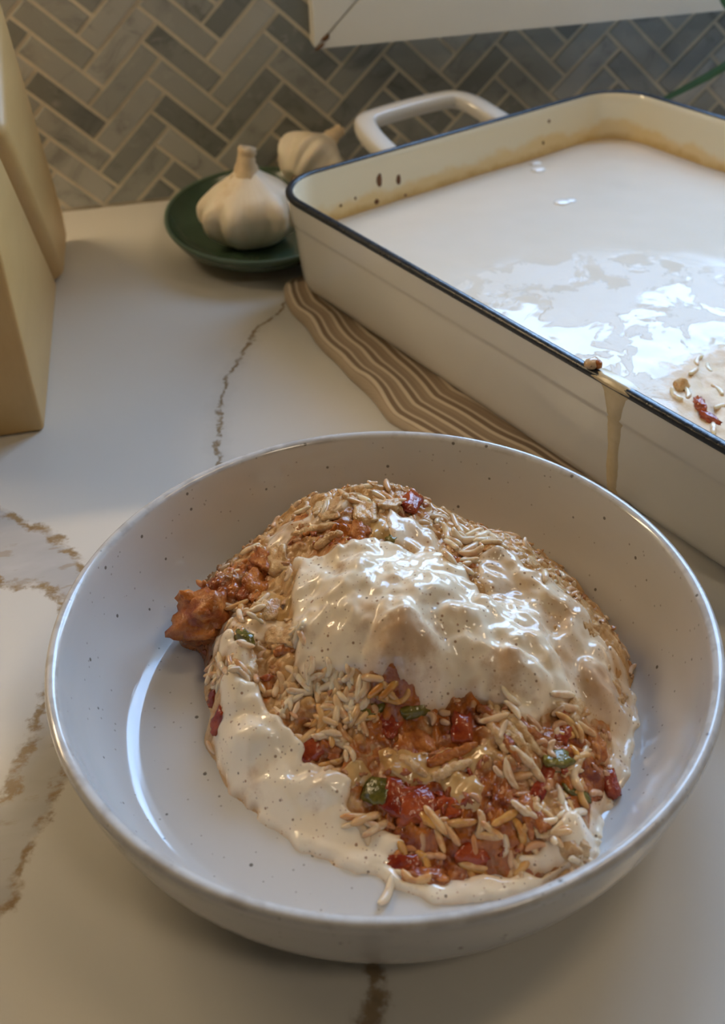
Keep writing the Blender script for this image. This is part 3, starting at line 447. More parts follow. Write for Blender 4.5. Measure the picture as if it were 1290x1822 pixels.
n3 = sm.noise(P, 26, 3, .6); sn = sm.attr('stain'); c = sm.mix(sm.math('MULTIPLY', sm.step(sm.math('ADD', sn, sm.math('MULTIPLY', sm.math('SUBTRACT', n2, .5), 1.4)), .15, .85), .8), c, sm.mix(n1, (.42, .22, .11), (.62, .40, .22))); c = sm.mix(sm.math('MULTIPLY', sm.step(n3, .50, .68), .45), c, (.58, .39, .25))
sm.set(color=c, rough=sm.math('MULTIPLY_ADD', n2, .10, .05), sss=.08, normal=sm.bump(n2, .15, .0006)); sm.b.inputs['Subsurface Radius'].default_value = (.004, .0025, .0015); sm.b.inputs['Subsurface Scale'].default_value = 1.
M['sauce'] = sm.m
sm = NT('dish_sauce'); P = sm.pos(); n1 = sm.noise(P, 30, 4, .6); n2 = sm.noise(P, 120, 4, .6)
X_, Y_, Z_ = sm.sep(P); ddx = sm.math('SUBTRACT', X_, .218); ddy = sm.math('SUBTRACT', Y_, .105)
dd = sm.math('ADD', sm.math('SQRT', sm.math('ADD', sm.math('MULTIPLY', ddx, ddx), sm.math('MULTIPLY', ddy, ddy))), sm.math('MULTIPLY', sm.math('SUBTRACT', n2, .5), .05))
zone = sm.math('SUBTRACT', 1., sm.step(dd, .050, .066))
n4 = sm.noise(P, 34, 5, .62, .8); qx = sm.math('SUBTRACT', X_, .165); qy = sm.math('SUBTRACT', Y_, .185); near = sm.math('SUBTRACT', 1., sm.step(sm.math('SQRT', sm.math('ADD', sm.math('MULTIPLY', qx, qx), sm.math('MULTIPLY', qy, qy))), .075, .12)); rg = sm.math('MULTIPLY_ADD', sm.math('MAXIMUM', sm.math('MULTIPLY', sm.step(n4, .47, .52), near), zone), .40, sm.math('MULTIPLY_ADD', near, -.09, .15)); c = sm.mix(n1, (.69, .59, .455), (.73, .64, .52))
c = sm.mix(sm.math('MULTIPLY', zone, .9), c, sm.mix(n2, (.60, .36, .15), (.80, .62, .38)))
sm.set(color=c, rough=rg, ior=1.36, normal=sm.bump(sm.math('MULTIPLY', n2, sm.math('MULTIPLY', rg, near)), .5, .003)); M['dish_sauce'] = sm.m
ds = empty('casserole_sauce', tuple(DC+Vector((0, 0, .0113)))); ds.rotation_euler = (0, 0, TH)
tag(ds, 'pale creamy sauce filling the white baking dish, chunky at the near edge', 'sauce')
v = []; f = []; per = subdiv(rrect(.0078, CR), .005); NP = len(per); MR = 95
v.append((0, 0, sauce_z(UC, WC)-.0113))
for j in range(1, MR+1):
    s = (j/MR)**.85
    for (x, y) in per:
        u, w = UC+x*s, WC-y*s; v.append((x*s, y*s, sauce_z(u, w)-.0113+(.0008 if j == MR else 0)))
for i in range(NP): f.append((0, 1+i, 1+(i+1) % NP))
for j in range(MR-1):
    for i in range(NP): a = 1+j*NP; f.append((a+i, a+NP+i, a+NP+(i+1) % NP, a+(i+1) % NP))
b0 = 1+(MR-1)*NP; nb = len(v)
for (x, y) in per: v.append((x*.975, y*.98, .0012))
for i in range(NP): f.append((b0+i, nb+i, nb+(i+1) % NP, b0+(i+1) % NP))
f.append(tuple(nb+i for i in range(NP))[::-1])
mk('surface', v, f, M['dish_sauce'], ds)
IM = (Matrix.Translation(DC+Vector((0, 0, .0113))) @ Matrix.Rotation(TH, 4, 'Z')).inverted()
def tolocal(q): return IM @ Vector(q)
def zat(x, y):
    q = Vector((x, y, 0)); return sauce_z(q.dot(DU), q.dot(DW))
bmat = NT('bubble_film'); bmat.set(color=(.86, .82, .75), rough=.04, coat=1., coat_rough=.02); M['bubble'] = bmat.m
for i, (x, y) in enumerate(DISHPX['bubble']):
    x /= 1000; y /= 1000; R = (.0055, .0045, .0055, .0042)[i]
    o = blob('bubble', R, R*.9, R*.32, i, M['bubble'], ds, 3, .03); o.location = tolocal((x, y, zat(x, y)+.0001))

def chunkmat(name, c0, c1, rough, sss=.0, fs=120, bs=.5, spec=.5):
    m = NT(name); r = m.rand(); P = m.vadd(m.coord(), m.comb(r, m.math('MULTIPLY', r, 9.), 0.)); n = m.noise(P, fs, 4, .65); n2 = m.noise(P, fs*4, 3)
    m.set(color=m.mix(m.step(n, .3, .7), c0, c1), rough=rough, sss=sss, spec=spec, normal=m.bump(m.math('ADD', n, m.math('MULTIPLY', n2, .4)), bs, .0012))
    m.b.inputs['Subsurface Radius'].default_value = (.004, .002, .001); m.b.inputs['Subsurface Scale'].default_value = 1.; return m.m
M['tomato'] = chunkmat('cooked_tomato', (.20, .016, .006), (.40, .075, .018), .12, .05)
M['pepper'] = chunkmat('cooked_green_pepper', (.07, .062, .010), (.20, .155, .028), .14)
M['chicken'] = chunkmat('shredded_chicken', (.50, .25, .085), (.74, .52, .28), .28, .12, 160, .7)
M['chicken_red'] = chunkmat('chicken_in_tomato_sauce', (.25, .045, .008), (.56, .21, .05), .22, .08, 140, .7)
m = NT('cooked_rice'); r = m.rand(); P = m.vadd(m.coord(), m.comb(r, r, r)); n = m.noise(P, 220, 3)
oi = m.t.nodes.new('ShaderNodeObjectInfo').outputs['Color']; c = m.mix(m.math('MULTIPLY', m.step(n, .46, .66), .55), oi, m.mix(1., oi, (.72, .42, .24), 'MULTIPLY'))
m.set(color=c, rough=.15, sss=.35); m.b.inputs['Subsurface Radius'].default_value = (.003, .002, .0012); m.b.inputs['Subsurface Scale'].default_value = 1.; M['rice'] = m.m
# rice grain meshes: bent capsules
RM = []
for i, bend in enumerate((.0, .25, .5, .8, -.3, 1.1)):
    v = []; L, R, n, k = .0104, .00138, 8, 11; pts = []; rad = []
    for j in range(k):
        t = j/(k-1)*2-1; a = t*bend; pts.append((t*L/2 if abs(bend) < .01 else L/2/bend*math.sin(a), 0 if abs(bend) < .01 else L/2/bend*(1-math.cos(a)), 0)); rad.append(R*max(.28, (1-abs(t)**3.2)**.5)*(1+.07*math.sin(5*t+i)))
    v, f = tube_data(pts, rad, n); RM.append(meshdata('rice_grain', v, f)); RM[-1].materials.append(M['rice'])
    RM[-1].polygons.foreach_set('use_smooth', [True]*len(RM[-1].polygons))
def grain(parent, loc, yaw, pitch, roll, sc, idx):
    o = bpy.data.objects.new('rice_grain', RM[idx % len(RM)]); COL.objects.link(o); o.parent = parent; o.location = loc; o.rotation_euler = (roll, pitch, yaw); o.scale = (sc, sc*rnd.uniform(.9, 1.1), sc); o.color = (.80, .68, .50, 1); return o
for x, y in DISHPX['rice']:
    x /= 1000; y /= 1000; grain(ds, tolocal((x, y, zat(x, y)-.0004)), rnd.uniform(0, 3), rnd.uniform(-.15, .15), rnd.uniform(0, 3), 1.0, rnd.randrange(6))
for i, (x, y) in enumerate(DISHPX['tom']):
    x /= 1000; y /= 1000; o = blob('tomato_chunk', .0062, .0026, .0020, i+3, M['tomato'], ds, 3, .7, 2.2); o.location = tolocal((x, y, zat(x, y)+.0004)); o.rotation_euler = (0, 0, (.9, 1.5)[i])
for i, (x, y) in enumerate(DISHPX['orange']):
    x /= 1000; y /= 1000; o = blob('chicken_chunk', .0042, .0034, .0040, 5, M['chicken'], ds, 3, .4, 1.4); o.location = tolocal((x, y, zat(x, y)+.0006))
# drip over the near side
m = NT('sauce_drip'); n = m.noise(m.coord(), 250, 4); m.set(color=m.mix(n, (.56, .44, .25), (.70, .58, .38)), rough=.25); M['drip'] = m.m
drip_ctr = Vector((.1195, .0915, 0)).dot(DW)
def outer_inset(z):
    T = [(.0058, .0200), (.0088, .0085), (.0138, .0066), (.0208, .0058), (.05, .0032), (.0545, .0020), (.066, .0008), (.072, .0)]
    for (a, b), (c_, d_) in zip(T, T[1:]):
        if z <= c_: return b+(d_-b)*max(0, (z-a)/(c_-a))
    return 0.
v = []; f = []; rows = []
for i in range(46):
    t = i/45
    if i < 10:
        a = t/(9/45); z = .0719+.0008*math.sin(a*math.pi/2); x = .006-a*.0075; hw = .0105+.001*math.sin(7*a); 
        if a > .75: z = .0722-(a-.75)*.008
    else:
        a = (i-10)/35; z = .0698-a*.0600; x = outer_inset(z)-.0001; hw = .0042+.0058*math.exp(-a*5.5)+.0004*math.sin(a*19)
    rows.append((x, z, hw))
for i, (x, z, hw) in enumerate(rows):
    for k in range(9):
        s = k/8*2-1; b_ = .0009*(1-abs(s)**2.2) - .0005
        wv = drip_ctr + s*hw*(1+.1*noise.noise(Vector((z*300, s, 2)))) - (.0015 if i < 10 else 0) + .004*(z-.05)*10
        v.append(tuple(tolocal(Vector(DU*(U0+x-(b_ if i >= 7 else b_*.4)) + DW*wv)+Vector((0, 0, z+(b_ if i < 8 else 0))))))
for i in range(45):
    for k in range(8): f.append((i*9+k, i*9+k+1, i*9+10+k, i*9+9+k))
mk('drip', v, f, M['drip'], ds)
o = blob('crumb', .0042, .0030, .0026, 8, M['sauce'], ds); q = DU*(U0+.002)+DW*(drip_ctr-.0145); o.location = tolocal(Vector((q.x, q.y, .0738)))
o2 = blob('browned_crumb', .0017, .002, .002, 9, M['chicken_red'], ds); q = DU*(U0+.003)+DW*(drip_ctr-.0118); o2.location = tolocal(Vector((q.x, q.y, .0742)))

# ------------------------------------------------------------------ striped towel under the dish
m = NT('striped_linen'); P = m.coord(); X, Y, Z = m.sep(P); wv = m.math('MULTIPLY', m.math('SUBTRACT', m.noise(P, 40, 2), .5), .0016)
ac = m.attr('across'); s = m.math('FRACT', m.math('MULTIPLY', m.math('ADD', ac, wv), 1/.0125)); 
st1 = m.ramp(s, [(0, (.40, .30, .20)), (.20, (.40, .30, .20)), (.25, (.70, .60, .46)), (.38, (.70, .60, .46)), (.43, (.24, .165, .105)), (.62, (.24, .165, .105)), (.67, (.64, .54, .41)), (.76, (.64, .54, .41)), (.80, (.34, .25, .17)), (1, (.34, .25, .17))])
hem = m.math('LESS_THAN', ac, .0022)
weave = m.math('ADD', m.math('SINE', m.math('MULTIPLY', X, 9000)), m.math('SINE', m.math('MULTIPLY', Y, 9000)))
m.set(color=m.mix(m.math('MULTIPLY', hem, .7), st1, (.55, .44, .31)), rough=.9, sheen=.2, normal=m.bump(weave, .15, .0003)); M['linen'] = m.m
tw = empty('dish_towel', tuple(DU*.126 + DW*-.30)); tw.rotation_euler = (0, 0, TH); tag(tw, 'folded beige and white striped towel lying under the baking dish', 'towel')
# local x = across (u), local y = -w ; y from +.03 (far) down to -.26
NX, NY = 90, 150; v = []; f = []; acr = []
def tedge(t):   # outer edge offset along the length
    return .0030*math.sin(t*9+.5)+.0014*math.sin(t*23)+ .005*math.exp(-((t-.60)/.05)**2) - .003*math.exp(-((t-.27)/.05)**2)
for lay in (0, 1):
    for j in range(NY):
        t = j/(NY-1); w = -.325+t*.292
        corner = max(0, 1-(t/.07))**2*.022 if t < .07 else 0
        ue = float(np.interp(t, [0, .02, .06, .123, .195, .315, .44, .575, .65, .8, 1], [.160, .150, .144, .1387, .1350, .1275, .1235, .1165, .1175, .1225, .127]))+.0006*math.sin(t*41)
        for i in range(NX):
            q = (i/(NX-1))**1.6; u = ue+q*(.31-ue)
            ed = min(1, (u-ue)/.0035, t/.012+.02, (1-t)/.012+.02); ed = max(0, ed)
            out = max(0, 1-(u-ue)/.026)
            rip = out*(.0024*math.exp(-((t-.20)/.045)**2)+.0042*math.exp(-((t-.47)/.05)**2)+.0005*math.sin(t*37+1)+.0004*math.sin(t*31+u*300)+.0006)
            top = .0006+ (.0040)*math.sqrt(max(0, 1-(1-ed)**2)) + max(0, rip)*ed
            if u > U0+.006: top = min(top, .0052)
            z = top if lay == 0 else .0004
            X = DU*u+DW*w; v.append((X.x, X.y, z)); acr.append(u-ue)
N1 = NX*NY
for j in range(NY-1):
    for i in range(NX-1):
        a = j*NX+i; f.append((a, a+NX, a+NX+1, a+1)); f.append((N1+a, N1+a+1, N1+a+NX+1, N1+a+NX))
for j in range(NY-1):
    a = j*NX; f.append((a, N1+a, N1+a+NX, a+NX)); a += NX-1; f.append((a, a+NX, N1+a+NX, N1+a))
for i in range(NX-1):
    a = i; f.append((a, a+1, N1+a+1, N1+a)); a += (NY-1)*NX; f.append((a, N1+a, N1+a+1, a+1))
TI = (Matrix.Translation(DU*.126 + DW*-.30) @ Matrix.Rotation(TH, 4, 'Z')).inverted()
clo = mk('cloth', [tuple(TI @ Vector(q)) for q in v], f, M['linen'], tw); at_ = clo.data.attributes.new('across', 'FLOAT', 'POINT'); at_.data.foreach_set('value', acr)

# ------------------------------------------------------------------ knife block
m = NT('light_wood'); P = m.coord(); n = m.noise(m.vscale(P, (40, 6, 14)), 1.6, 5, .6, .6); n2 = m.noise(m.vscale(P, (260, 12, 60)), 1.5, 3)
c = m.mix(n, (.54, .33, .115), (.68, .46, .19)); c = m.mix(m.math('MULTIPLY', n2, .25), c, (.42, .25, .08))
m.set(color=c, rough=.42, normal=m.bump(n2, .06, .0005)); M['wood'] = m.m
kb = empty('knife_block', (-.19, .33, 0)); tag(kb, 'pale wooden knife block with slanted body standing by the tiled wall', 'knife block')
def slab(name, prof, x0, x1, bev, seg=4):        # prof in (y,z) world
    n = len(prof); v = [(x0+.19, y-.33, z) for y, z in prof]+[(x1+.19, y-.33, z) for y, z in prof]
    f = [tuple(range(n)), tuple(range(2*n-1, n-1, -1))]+[(i, n+i, n+(i+1) % n, (i+1) % n) for i in range(n)]
    me = meshdata(name, v, f); bm = bmesh.new(); bm.from_mesh(me); bmesh.ops.recalc_face_normals(bm, faces=bm.faces)
    bmesh.ops.bevel(bm, geom=bm.edges[:], offset=bev, segments=seg, profile=.5, affect='EDGES', clamp_overlap=True); bm.to_mesh(me); bm.free()
    return link(name, me, M['wood'], kb)
slab('slanted_body', [(.402, .0008), (.470, .0008), (.468, .030), (.345, .205), (.262, .150)], -.236, -.1275, .010)
slab('front_support', [(.226, .0), (.400, .0), (.398, .006), (.268, .140), (.206, .128)], -.231, -.1335, .0028, 3)
for i in range(3):
    box('knife_slot', (.030-.030*i-.012, .0, 0), (.042-.030*i-.012, .0035, .03), M['burnt'], kb) if False else None

# ------------------------------------------------------------------ green dish with garlic
m = NT('green_glaze'); n = m.noise(m.coord(), 60, 4); m.set(color=m.mix(n, (.036, .066, .040), (.066, .106, .066)), rough=.22); M['green'] = m.m
PCN = (.006, .4385)
gpl = empty('serving_plate', (PCN[0], PCN[1], 0)); tag(gpl, 'shallow dark green ceramic dish holding garlic against the tiled wall', 'plate')
pa, pb = .0650, .0840
def pf(r, z, a, j): return (r*pa*math.cos(a), r*pb*math.sin(a), z)
v, f = lathe_data([(0, .0005), (.55, .0005), (.60, .0010), (.62, .0030), (.80, .0060), (.93, .0120), (.985, .0175), (1.0, .0195), (.995, .0208), (.98, .0208), (.955, .0185), (.90, .0130), (.80, .0082), (.65, .0058), (.3, .0052), (0, .0052)], 80, pf)
mk('body', v, f, M['green'], gpl)
v, f = lathe_data([(.985, .0186), (1.003, .0198), (1.0, .0212), (.985, .0216), (.968, .0206)], 80, pf)
rmat = plain('highlight_green_rim', (.085, .13, .085), .3, .15, 120); mk('rim', v, f, rmat, gpl)  # rim highlight put into the colour as a lighter green

m = NT('garlic_skin'); P = m.coord(); X, Y, Z = m.sep(P); ang = m.math('ARCTAN2', Y, X)
strk = m.noise(m.comb(m.math('MULTIPLY', ang, 9.), m.math('MULTIPLY', Z, 30.), 0.), 1.6, 4, .6); n = m.noise(P, 40, 3)
c = m.mix(strk, (.70, .60, .44), (.82, .75, .63)); c = m.mix(m.math('MULTIPLY', m.step(n, .52, .68), .45), c, (.60, .42, .22))
m.set(color=c, rough=.42, sss=.15, normal=m.bump(strk, .25, .0008)); m.b.inputs['Subsurface Radius'].default_value = (.006, .004, .002); m.b.inputs['Subsurface Scale'].default_value = 1.; M['garlic'] = m.m
M['garlic_stem'] = plain('dry_garlic_stem', (.60, .47, .30), .7, .25, 150)
M['root'] = plain('garlic_root', (.35, .26, .16), .9, .3, 300)
def garlic(name, loc, R, Hh, rot, label, seed, lobes):
    g_ = empty(name, loc); g_.rotation_euler = rot; tag(g_, label, 'garlic', 'garlic bulbs on the green dish')
    prof = []; K = 30
    for i in range(K):
        t = i/(K-1)
        if t < .5: r = R*(.30+.70*math.sin(min(1, t/.42)*math.pi/2)**.8)
        else: s = (t-.5)/.5; r = R*(.17+.83*math.cos(min(1, s*1.0)*math.pi/2)**1.25*(1-.22*s))
        if t == 0: r = R*.18
        prof.append((max(r, R*.13), (t**1.05)*Hh*.80 - .002*(1-t)**3))
    prof[0] = (R*.12, .002)
    phs = [2*math.pi*(i+.25*math.sin(seed+i*2.1))/lobes for i in range(lobes)]
    def fr(r, z, a, j):
        t = j/(K-1); amp = .20*math.sin(min(1, t*1.35)*math.pi)**.7 if t < .74 else .04
        dmin = min(abs((a-q+math.pi) % (2*math.pi)-math.pi) for q in phs)
        k = 1-amp*(1-math.cos(min(1, dmin/(math.pi/lobes))*math.pi))/2*1.15 + .05*noise.noise(Vector((math.cos(a)*1.5, math.sin(a)*1.5, seed+t*2)))
        tw_ = .10*t
        return (r*k*math.cos(a+tw_), r*k*math.sin(a+tw_), z)
    v, f = lathe_data(prof, 96, fr); mk('bulb', v, f, M['garlic'], g_)
    zt = prof[-1][1]
    path = smoothpath([(0, 0, zt-.006), (.0005, 0, zt+.003), (.002, .001, zt+Hh*.12), (.003, .001, zt+Hh*.19)], 9)
    v, f = tube_data(path, [R*.30, R*.25, R*.205, R*.18, R*.165, R*.16, R*.165, R*.17, R*.15], 12)
    v = [(x*(1+.12*math.sin(5*i)), y*(1+.12*math.cos(7*i)), z+(.0015*math.sin(3*i) if z > zt+Hh*.19 else 0)) for i, (x, y, z) in enumerate(v)]
    mk('stem', v, f, M['garlic_stem'], g_)
    v, f = lathe_data([(0, -.001), (R*.15, -.001), (R*.17, .002), (R*.10, .004)], 14); mk('root_plate', v, f, M['root'], g_)
    return g_
garlic('garlic_bulb', (-.001, .424, .0058), .0365, .066, (0, 0, .4), 'whole white garlic bulb with upright stem on the green dish, in front', 1.0, 8)
garlic('garlic_bulb', (.040, .490, .0185), .0290, .055, (math.radians(-20), math.radians(55), math.radians(10)), 'garlic bulb lying on its side behind the upright bulb, half hidden by the baking dish', 4.0, 9)

# ------------------------------------------------------------------ trailing plant on the window ledge
M['stem'] = plain('green_stem', (.035, .10, .030), .45, .25, 90)
M['leaf'] = plain('green_leaf', (.06, .16, .07), .4, .3, 60)
M['pot'] = plain('terracotta', (.42, .20, .11), .8)
pt = empty('potted_plant', (.60, .572, HZ0+.0003)); tag(pt, 'trailing green plant hanging its narrow leaves in front of the tiles at the right', 'plant')
PO = Vector(pt.location)
v, f = lathe_data([(0, 0), (.030, 0), (.038, .06), (.041, .06), (.041, .072), (.036, .072), (.034, .06), (0, .058)], 32); mk('pot', v, f, M['pot'], pt)
def blade(path, wid, name='leaf', fold=.35, mat='leaf', nrm=Vector((0, -1, .25))):
    P = smoothpath(path, 26); v = []; f = []
    for i, q in enumerate(P):
        t = i/25; tan = (P[min(i+1, 25)]-P[max(i-1, 0)]).normalized(); side = tan.cross(nrm).normalized(); up = side.cross(tan)
        wv = wid*(math.sin(math.pi*min(1, (1-t)*1.0)**.75)**.6 if t < 1 else 0)+.0003
        for k in range(5):
            s = k/4*2-1; v.append(tuple(q-PO+side*wv*s+up*(abs(s)*wv*fold+.0006))); 
        for k in range(5):
            s = 1-k/4*2; v.append(tuple(q-PO+side*wv*s+up*(abs(s)*wv*fold-.0006)))
    for i in range(25):
        for k in range(10): f.append((i*10+k, i*10+(k+1) % 10, i*10+10+(k+1) % 10, i*10+10+k))
    f.append(tuple(range(10))[::-1]); f.append(tuple(250+k for k in range(10)))
    return mk(name, v, f, M[mat], pt)
blade([(.60, .565, .275), (.54, .515, .24), (.45, .495, .135), (.395, .492, .090), (.365, .492, .070), (.318, .494, .048)], .0032)
blade([(.60, .565, .275), (.52, .50, .25), (.43, .480, .165), (.385, .475, .128), (.366, .473, .121), (.352, .472, .129), (.345, .474, .150)], .0085, fold=.8)
blade([(.61, .57, .275), (.66, .54, .30), (.72, .52, .24), (.75, .51, .17)], .006)
v, f = tube_data(smoothpath([(.60-PO.x, .570-PO.y, .255-PO.z), (.602-PO.x, .569-PO.y, .268-PO.z), (.60-PO.x, .566-PO.y, .280-PO.z)], 6), .004, 8); mk('stem', v, f, M['stem'], pt)

# ------------------------------------------------------------------ food bowl
m = NT('speckled_stoneware'); P = m.coord(); X, Y, Z = m.sep(P); n = m.noise(m.vscale(P, (1, 1, 3)), 16, 4, .6); 
c = m.mix(n, (.54, .52, .495), (.62, .60, .575))
def dots(scale, thr, size):
    d_ = m.voro(P, scale); cc = m.sep(m.voro(P, scale, 'Color'))
    return m.math('MULTIPLY', m.math('SUBTRACT', 1., m.step(d_, size*.6, size)), m.math('GREATER_THAN', cc[0], thr))
c = m.mix(m.math('MULTIPLY', dots(150, .55, .13), .85), c, (.10, .085, .07))
c = m.mix(m.math('MULTIPLY', dots(290, .62, .15), .55), c, (.22, .18, .15))
c = m.mix(m.math('MULTIPLY', m.math('MULTIPLY', m.step(Z, .0478, .0492), m.step(m.noise(P, 130, 3), .45, .62)), .35), c, (.30, .25, .21))
m.set(color=c, rough=.13, coat=.35, coat_rough=.05, normal=m.bump(m.noise(P, 30, 3), .05, .002)); M['stone'] = m.m
bowl = empty('pasta_bowl', (0, 0, 0)); tag(bowl, 'wide speckled off-white stoneware bowl holding the saucy chicken and rice', 'bowl')
BP = [(0, .0030), (.058, .0030), (.060, .0006), (.068, .0006), (.071, .0034), (.084, .0052), (.096, .0100), (.1045, .0175), (.1095, .0265), (.1125, .0360), (.1145, .0450), (.1150, .0475), (.1148, .0492), (.1139, .0502), (.1126, .0503), (.1113, .0496), (.1104, .0480), (.1090, .0420), (.1068, .0330), (.1035, .0235), (.0990, .0155), (.0945, .0108), (.0900, .0087), (.0840, .0079), (.06, .0076), (.03, .0075), (0, .0075)]
PR = [(q.x, q.z) for q in smoothpath([(r, 0, z) for r, z in BP], 120)]; PR[0] = (0, .003); PR[-1] = (0, .0075)
v, f = lathe_data([(max(0, r), z) for r, z in PR], 160); mk('body', v, f, M['stone'], bowl)

# ------------------------------------------------------------------ the serving of chicken, rice and sauce
sv = empty('casserole_serving', (0, 0, .0076)); tag(sv, 'saucy serving of chicken, rice and tomato heaped in the stoneware bowl', 'food')
C = np.array(CTRL)
def tps_fit(C, lam=8.):
    n = len(C); X = C[:, :2]; r2 = ((X[:, None]-X[None])**2).sum(-1); K = np.where(r2 > 0, .5*r2*np.log(r2+1e-9), 0)
    A = np.zeros((n+3, n+3)); A[:n, :n] = K+lam*np.eye(n); A[:n, n] = 1; A[:n, n+1:] = X; A[n, :n] = 1; A[n+1:, :n] = X.T
    return np.linalg.solve(A, np.concatenate([C[:, 2], [0, 0, 0]]))
S = tps_fit(C)
def Hs(x, y):
    q = np.stack([x.ravel(), y.ravel()], -1); out = np.zeros(len(q))
    for a in range(0, len(q), 20000):
        b = q[a:a+20000]; r2 = ((b[:, None]-C[None, :, :2])**2).sum(-1); K = np.where(r2 > 0, .5*r2*np.log(r2+1e-9), 0)
        out[a:a+20000] = K@S[:len(C)]+S[len(C)]+b@S[len(C)+1:]
    return out.reshape(x.shape)
rng = np.random.default_rng(11)
ST = .45; KS = (.65/ST)**2; gx = np.arange(-84, 104, ST); gy = np.arange(-96, 108, ST); GX, GY = np.meshgrid(gx, gy); base = Hs(GX, GY)
def lumps(n, rmin, rmax, amp):
    z = np.zeros_like(GX)
    for _ in range(n):
        cx, cy = rng.uniform(-84, 104), rng.uniform(-96, 108); r = rng.uniform(rmin, rmax); e = rng.uniform(.6, 1.6); a = rng.uniform(0, 3.14); h = rng.uniform(.4, 1)*amp
        i0, i1 = np.searchsorted(gx, [cx-r*1.7, cx+r*1.7]); j0, j1 = np.searchsorted(gy, [cy-r*1.7, cy+r*1.7])
        if i1 <= i0 or j1 <= j0: continue
        dx = GX[j0:j1, i0:i1]-cx; dy_ = GY[j0:j1, i0:i1]-cy; u = (dx*math.cos(a)+dy_*math.sin(a))/(r*e); w = (-dx*math.sin(a)+dy_*math.cos(a))*e/r
        z[j0:j1, i0:i1] = np.maximum(z[j0:j1, i0:i1], h*np.sqrt(np.maximum(0, 1-u*u-w*w)))
    return z
tone = np.full(GX.shape, .3)
def capsules(n):
    z = np.zeros_like(GX)
    for _ in range(n):
        cx, cy = rng.uniform(-84, 104), rng.uniform(-96, 108); L = rng.uniform(1.2, 4.2); R_ = rng.uniform(1.2, 1.75); a = rng.uniform(0, 3.14); h0 = rng.uniform(-1.3, 1.0); tl = rng.uniform(-.35, .35); tn = rng.uniform(0, 1); bd = rng.uniform(-.08, .08)
        i0, i1 = np.searchsorted(gx, [cx-L-2, cx+L+2]); j0, j1 = np.searchsorted(gy, [cy-L-2, cy+L+2])
        if i1 <= i0 or j1 <= j0: continue
        dx = GX[j0:j1, i0:i1]-cx; dy_ = GY[j0:j1, i0:i1]-cy; u = dx*math.cos(a)+dy_*math.sin(a); w = -dx*math.sin(a)+dy_*math.cos(a)+bd*u*u
        uu = np.clip(u, -L, L); d2 = (u-uu)**2+w*w; h = np.where(d2 < R_*R_, h0+tl*uu+1.25*np.sqrt(np.maximum(0, R_*R_-d2)), -9)
        zz = z[j0:j1, i0:i1]; up_ = h > zz; zz[up_] = h[up_]; tone[j0:j1, i0:i1][up_] = tn
    return z
big = lumps(420, 4, 9, 3.6); sml = capsules(3600)
bump_ = np.zeros_like(GX)
for x, y, ra, rb, h, yaw in BUMP:
    a = math.radians(yaw); dx = GX-x; dy_ = GY-y; u = (dx*math.cos(a)+dy_*math.sin(a))/ra; w = (-dx*math.sin(a)+dy_*math.cos(a))/rb
    bump_ = np.maximum(bump_, h*np.sqrt(np.maximum(0, 1-u*u-w*w)))
mound = np.clip((base-8.6)/6., 0, 1)
bowlz = np.interp(np.hypot(GX, GY), [0, 84, 90, 94.5, 99, 103.5, 106.8, 109, 111], [7.5, 7.9, 8.7, 10.8, 15.5, 23.5, 33, 42, 49])
sml2 = sml*.55+.45*np.clip((sml+np.roll(sml, 1, 0)+np.roll(sml, 1, 1)+np.roll(sml, -1, 0)+np.roll(sml, -1, 1))/5, 0, 9); rough_ = lumps(3200, 1.0, 2.6, 1.9); mixn = np.clip(.5+.6*rng.normal(), 0, 1)
zn = np.zeros_like(GX)
for _ in range(60):
    cx, cy, r = rng.uniform(-84, 104), rng.uniform(-96, 108), rng.uniform(7, 16); zn = np.maximum(zn, np.exp(-((GX-cx)**2+(GY-cy)**2)/(r*r)*1.4))
zn = np.clip(zn*1.6-.5, 0, 1)*.85
fill = base-1.4+mound*(big*.85+zn*sml2+(1-zn)*rough_+bump_)-1.2*(1-mound)
def smooth(a, k):
    for _ in range(int(round(k*KS))): a = (a+np.roll(a, 1, 0)+np.roll(a, -1, 0)+np.roll(a, 1, 1)+np.roll(a, -1, 1))/5
    return a
def sdpoly(poly):
    px = np.array(poly); n = len(px); ins = np.zeros(GX.shape, bool); dm = np.full(GX.shape, 1e9)
    for i in range(n):
        a, b = px[i], px[(i+1) % n]; e = b-a; w0 = GX-a[0]; w1 = GY-a[1]; t = np.clip((w0*e[0]+w1*e[1])/(e@e+1e-9), 0, 1)
        dm = np.minimum(dm, np.hypot(w0-t*e[0], w1-t*e[1]))
        c = ((a[1] > GY) != (b[1] > GY)) & (GX < (b[0]-a[0])*(GY-a[1])/(b[1]-a[1]+1e-12)+a[0]); ins ^= c
    return np.where(ins, dm, -dm)
wnoise = smooth(rng.normal(size=GX.shape), 14); wnoise /= wnoise.std(); wn2 = smooth(rng.normal(size=GX.shape), 60); wn2 /= wn2.std()
def heightmesh(name, Z, keep, mat, parent, attrs=None, skirt=None):
    idx = -np.ones(GX.shape, int); q = keep[:-1, :-1] & keep[1:, :-1] & keep[:-1, 1:] & keep[1:, 1:]
    use = np.zeros(GX.shape, bool); use[:-1, :-1] |= q; use[1:, :-1] |= q; use[:-1, 1:] |= q; use[1:, 1:] |= q
    idx[use] = np.arange(use.sum()); v = np.stack([GX[use]/1000, GY[use]/1000, Z[use]/1000-.0076], -1)
    jj, ii = np.nonzero(q); f = np.stack([idx[jj, ii], idx[jj, ii+1], idx[jj+1, ii+1], idx[jj+1, ii]], -1)
    me = meshdata(name, v.tolist(), f.tolist())
    for k, a in (attrs or {}).items():
        at_ = me.attributes.new(k, 'FLOAT', 'POINT'); at_.data.foreach_set('value', a[use].astype(np.float32))
    return link(name, me, mat, parent)
red = np.zeros_like(GX)
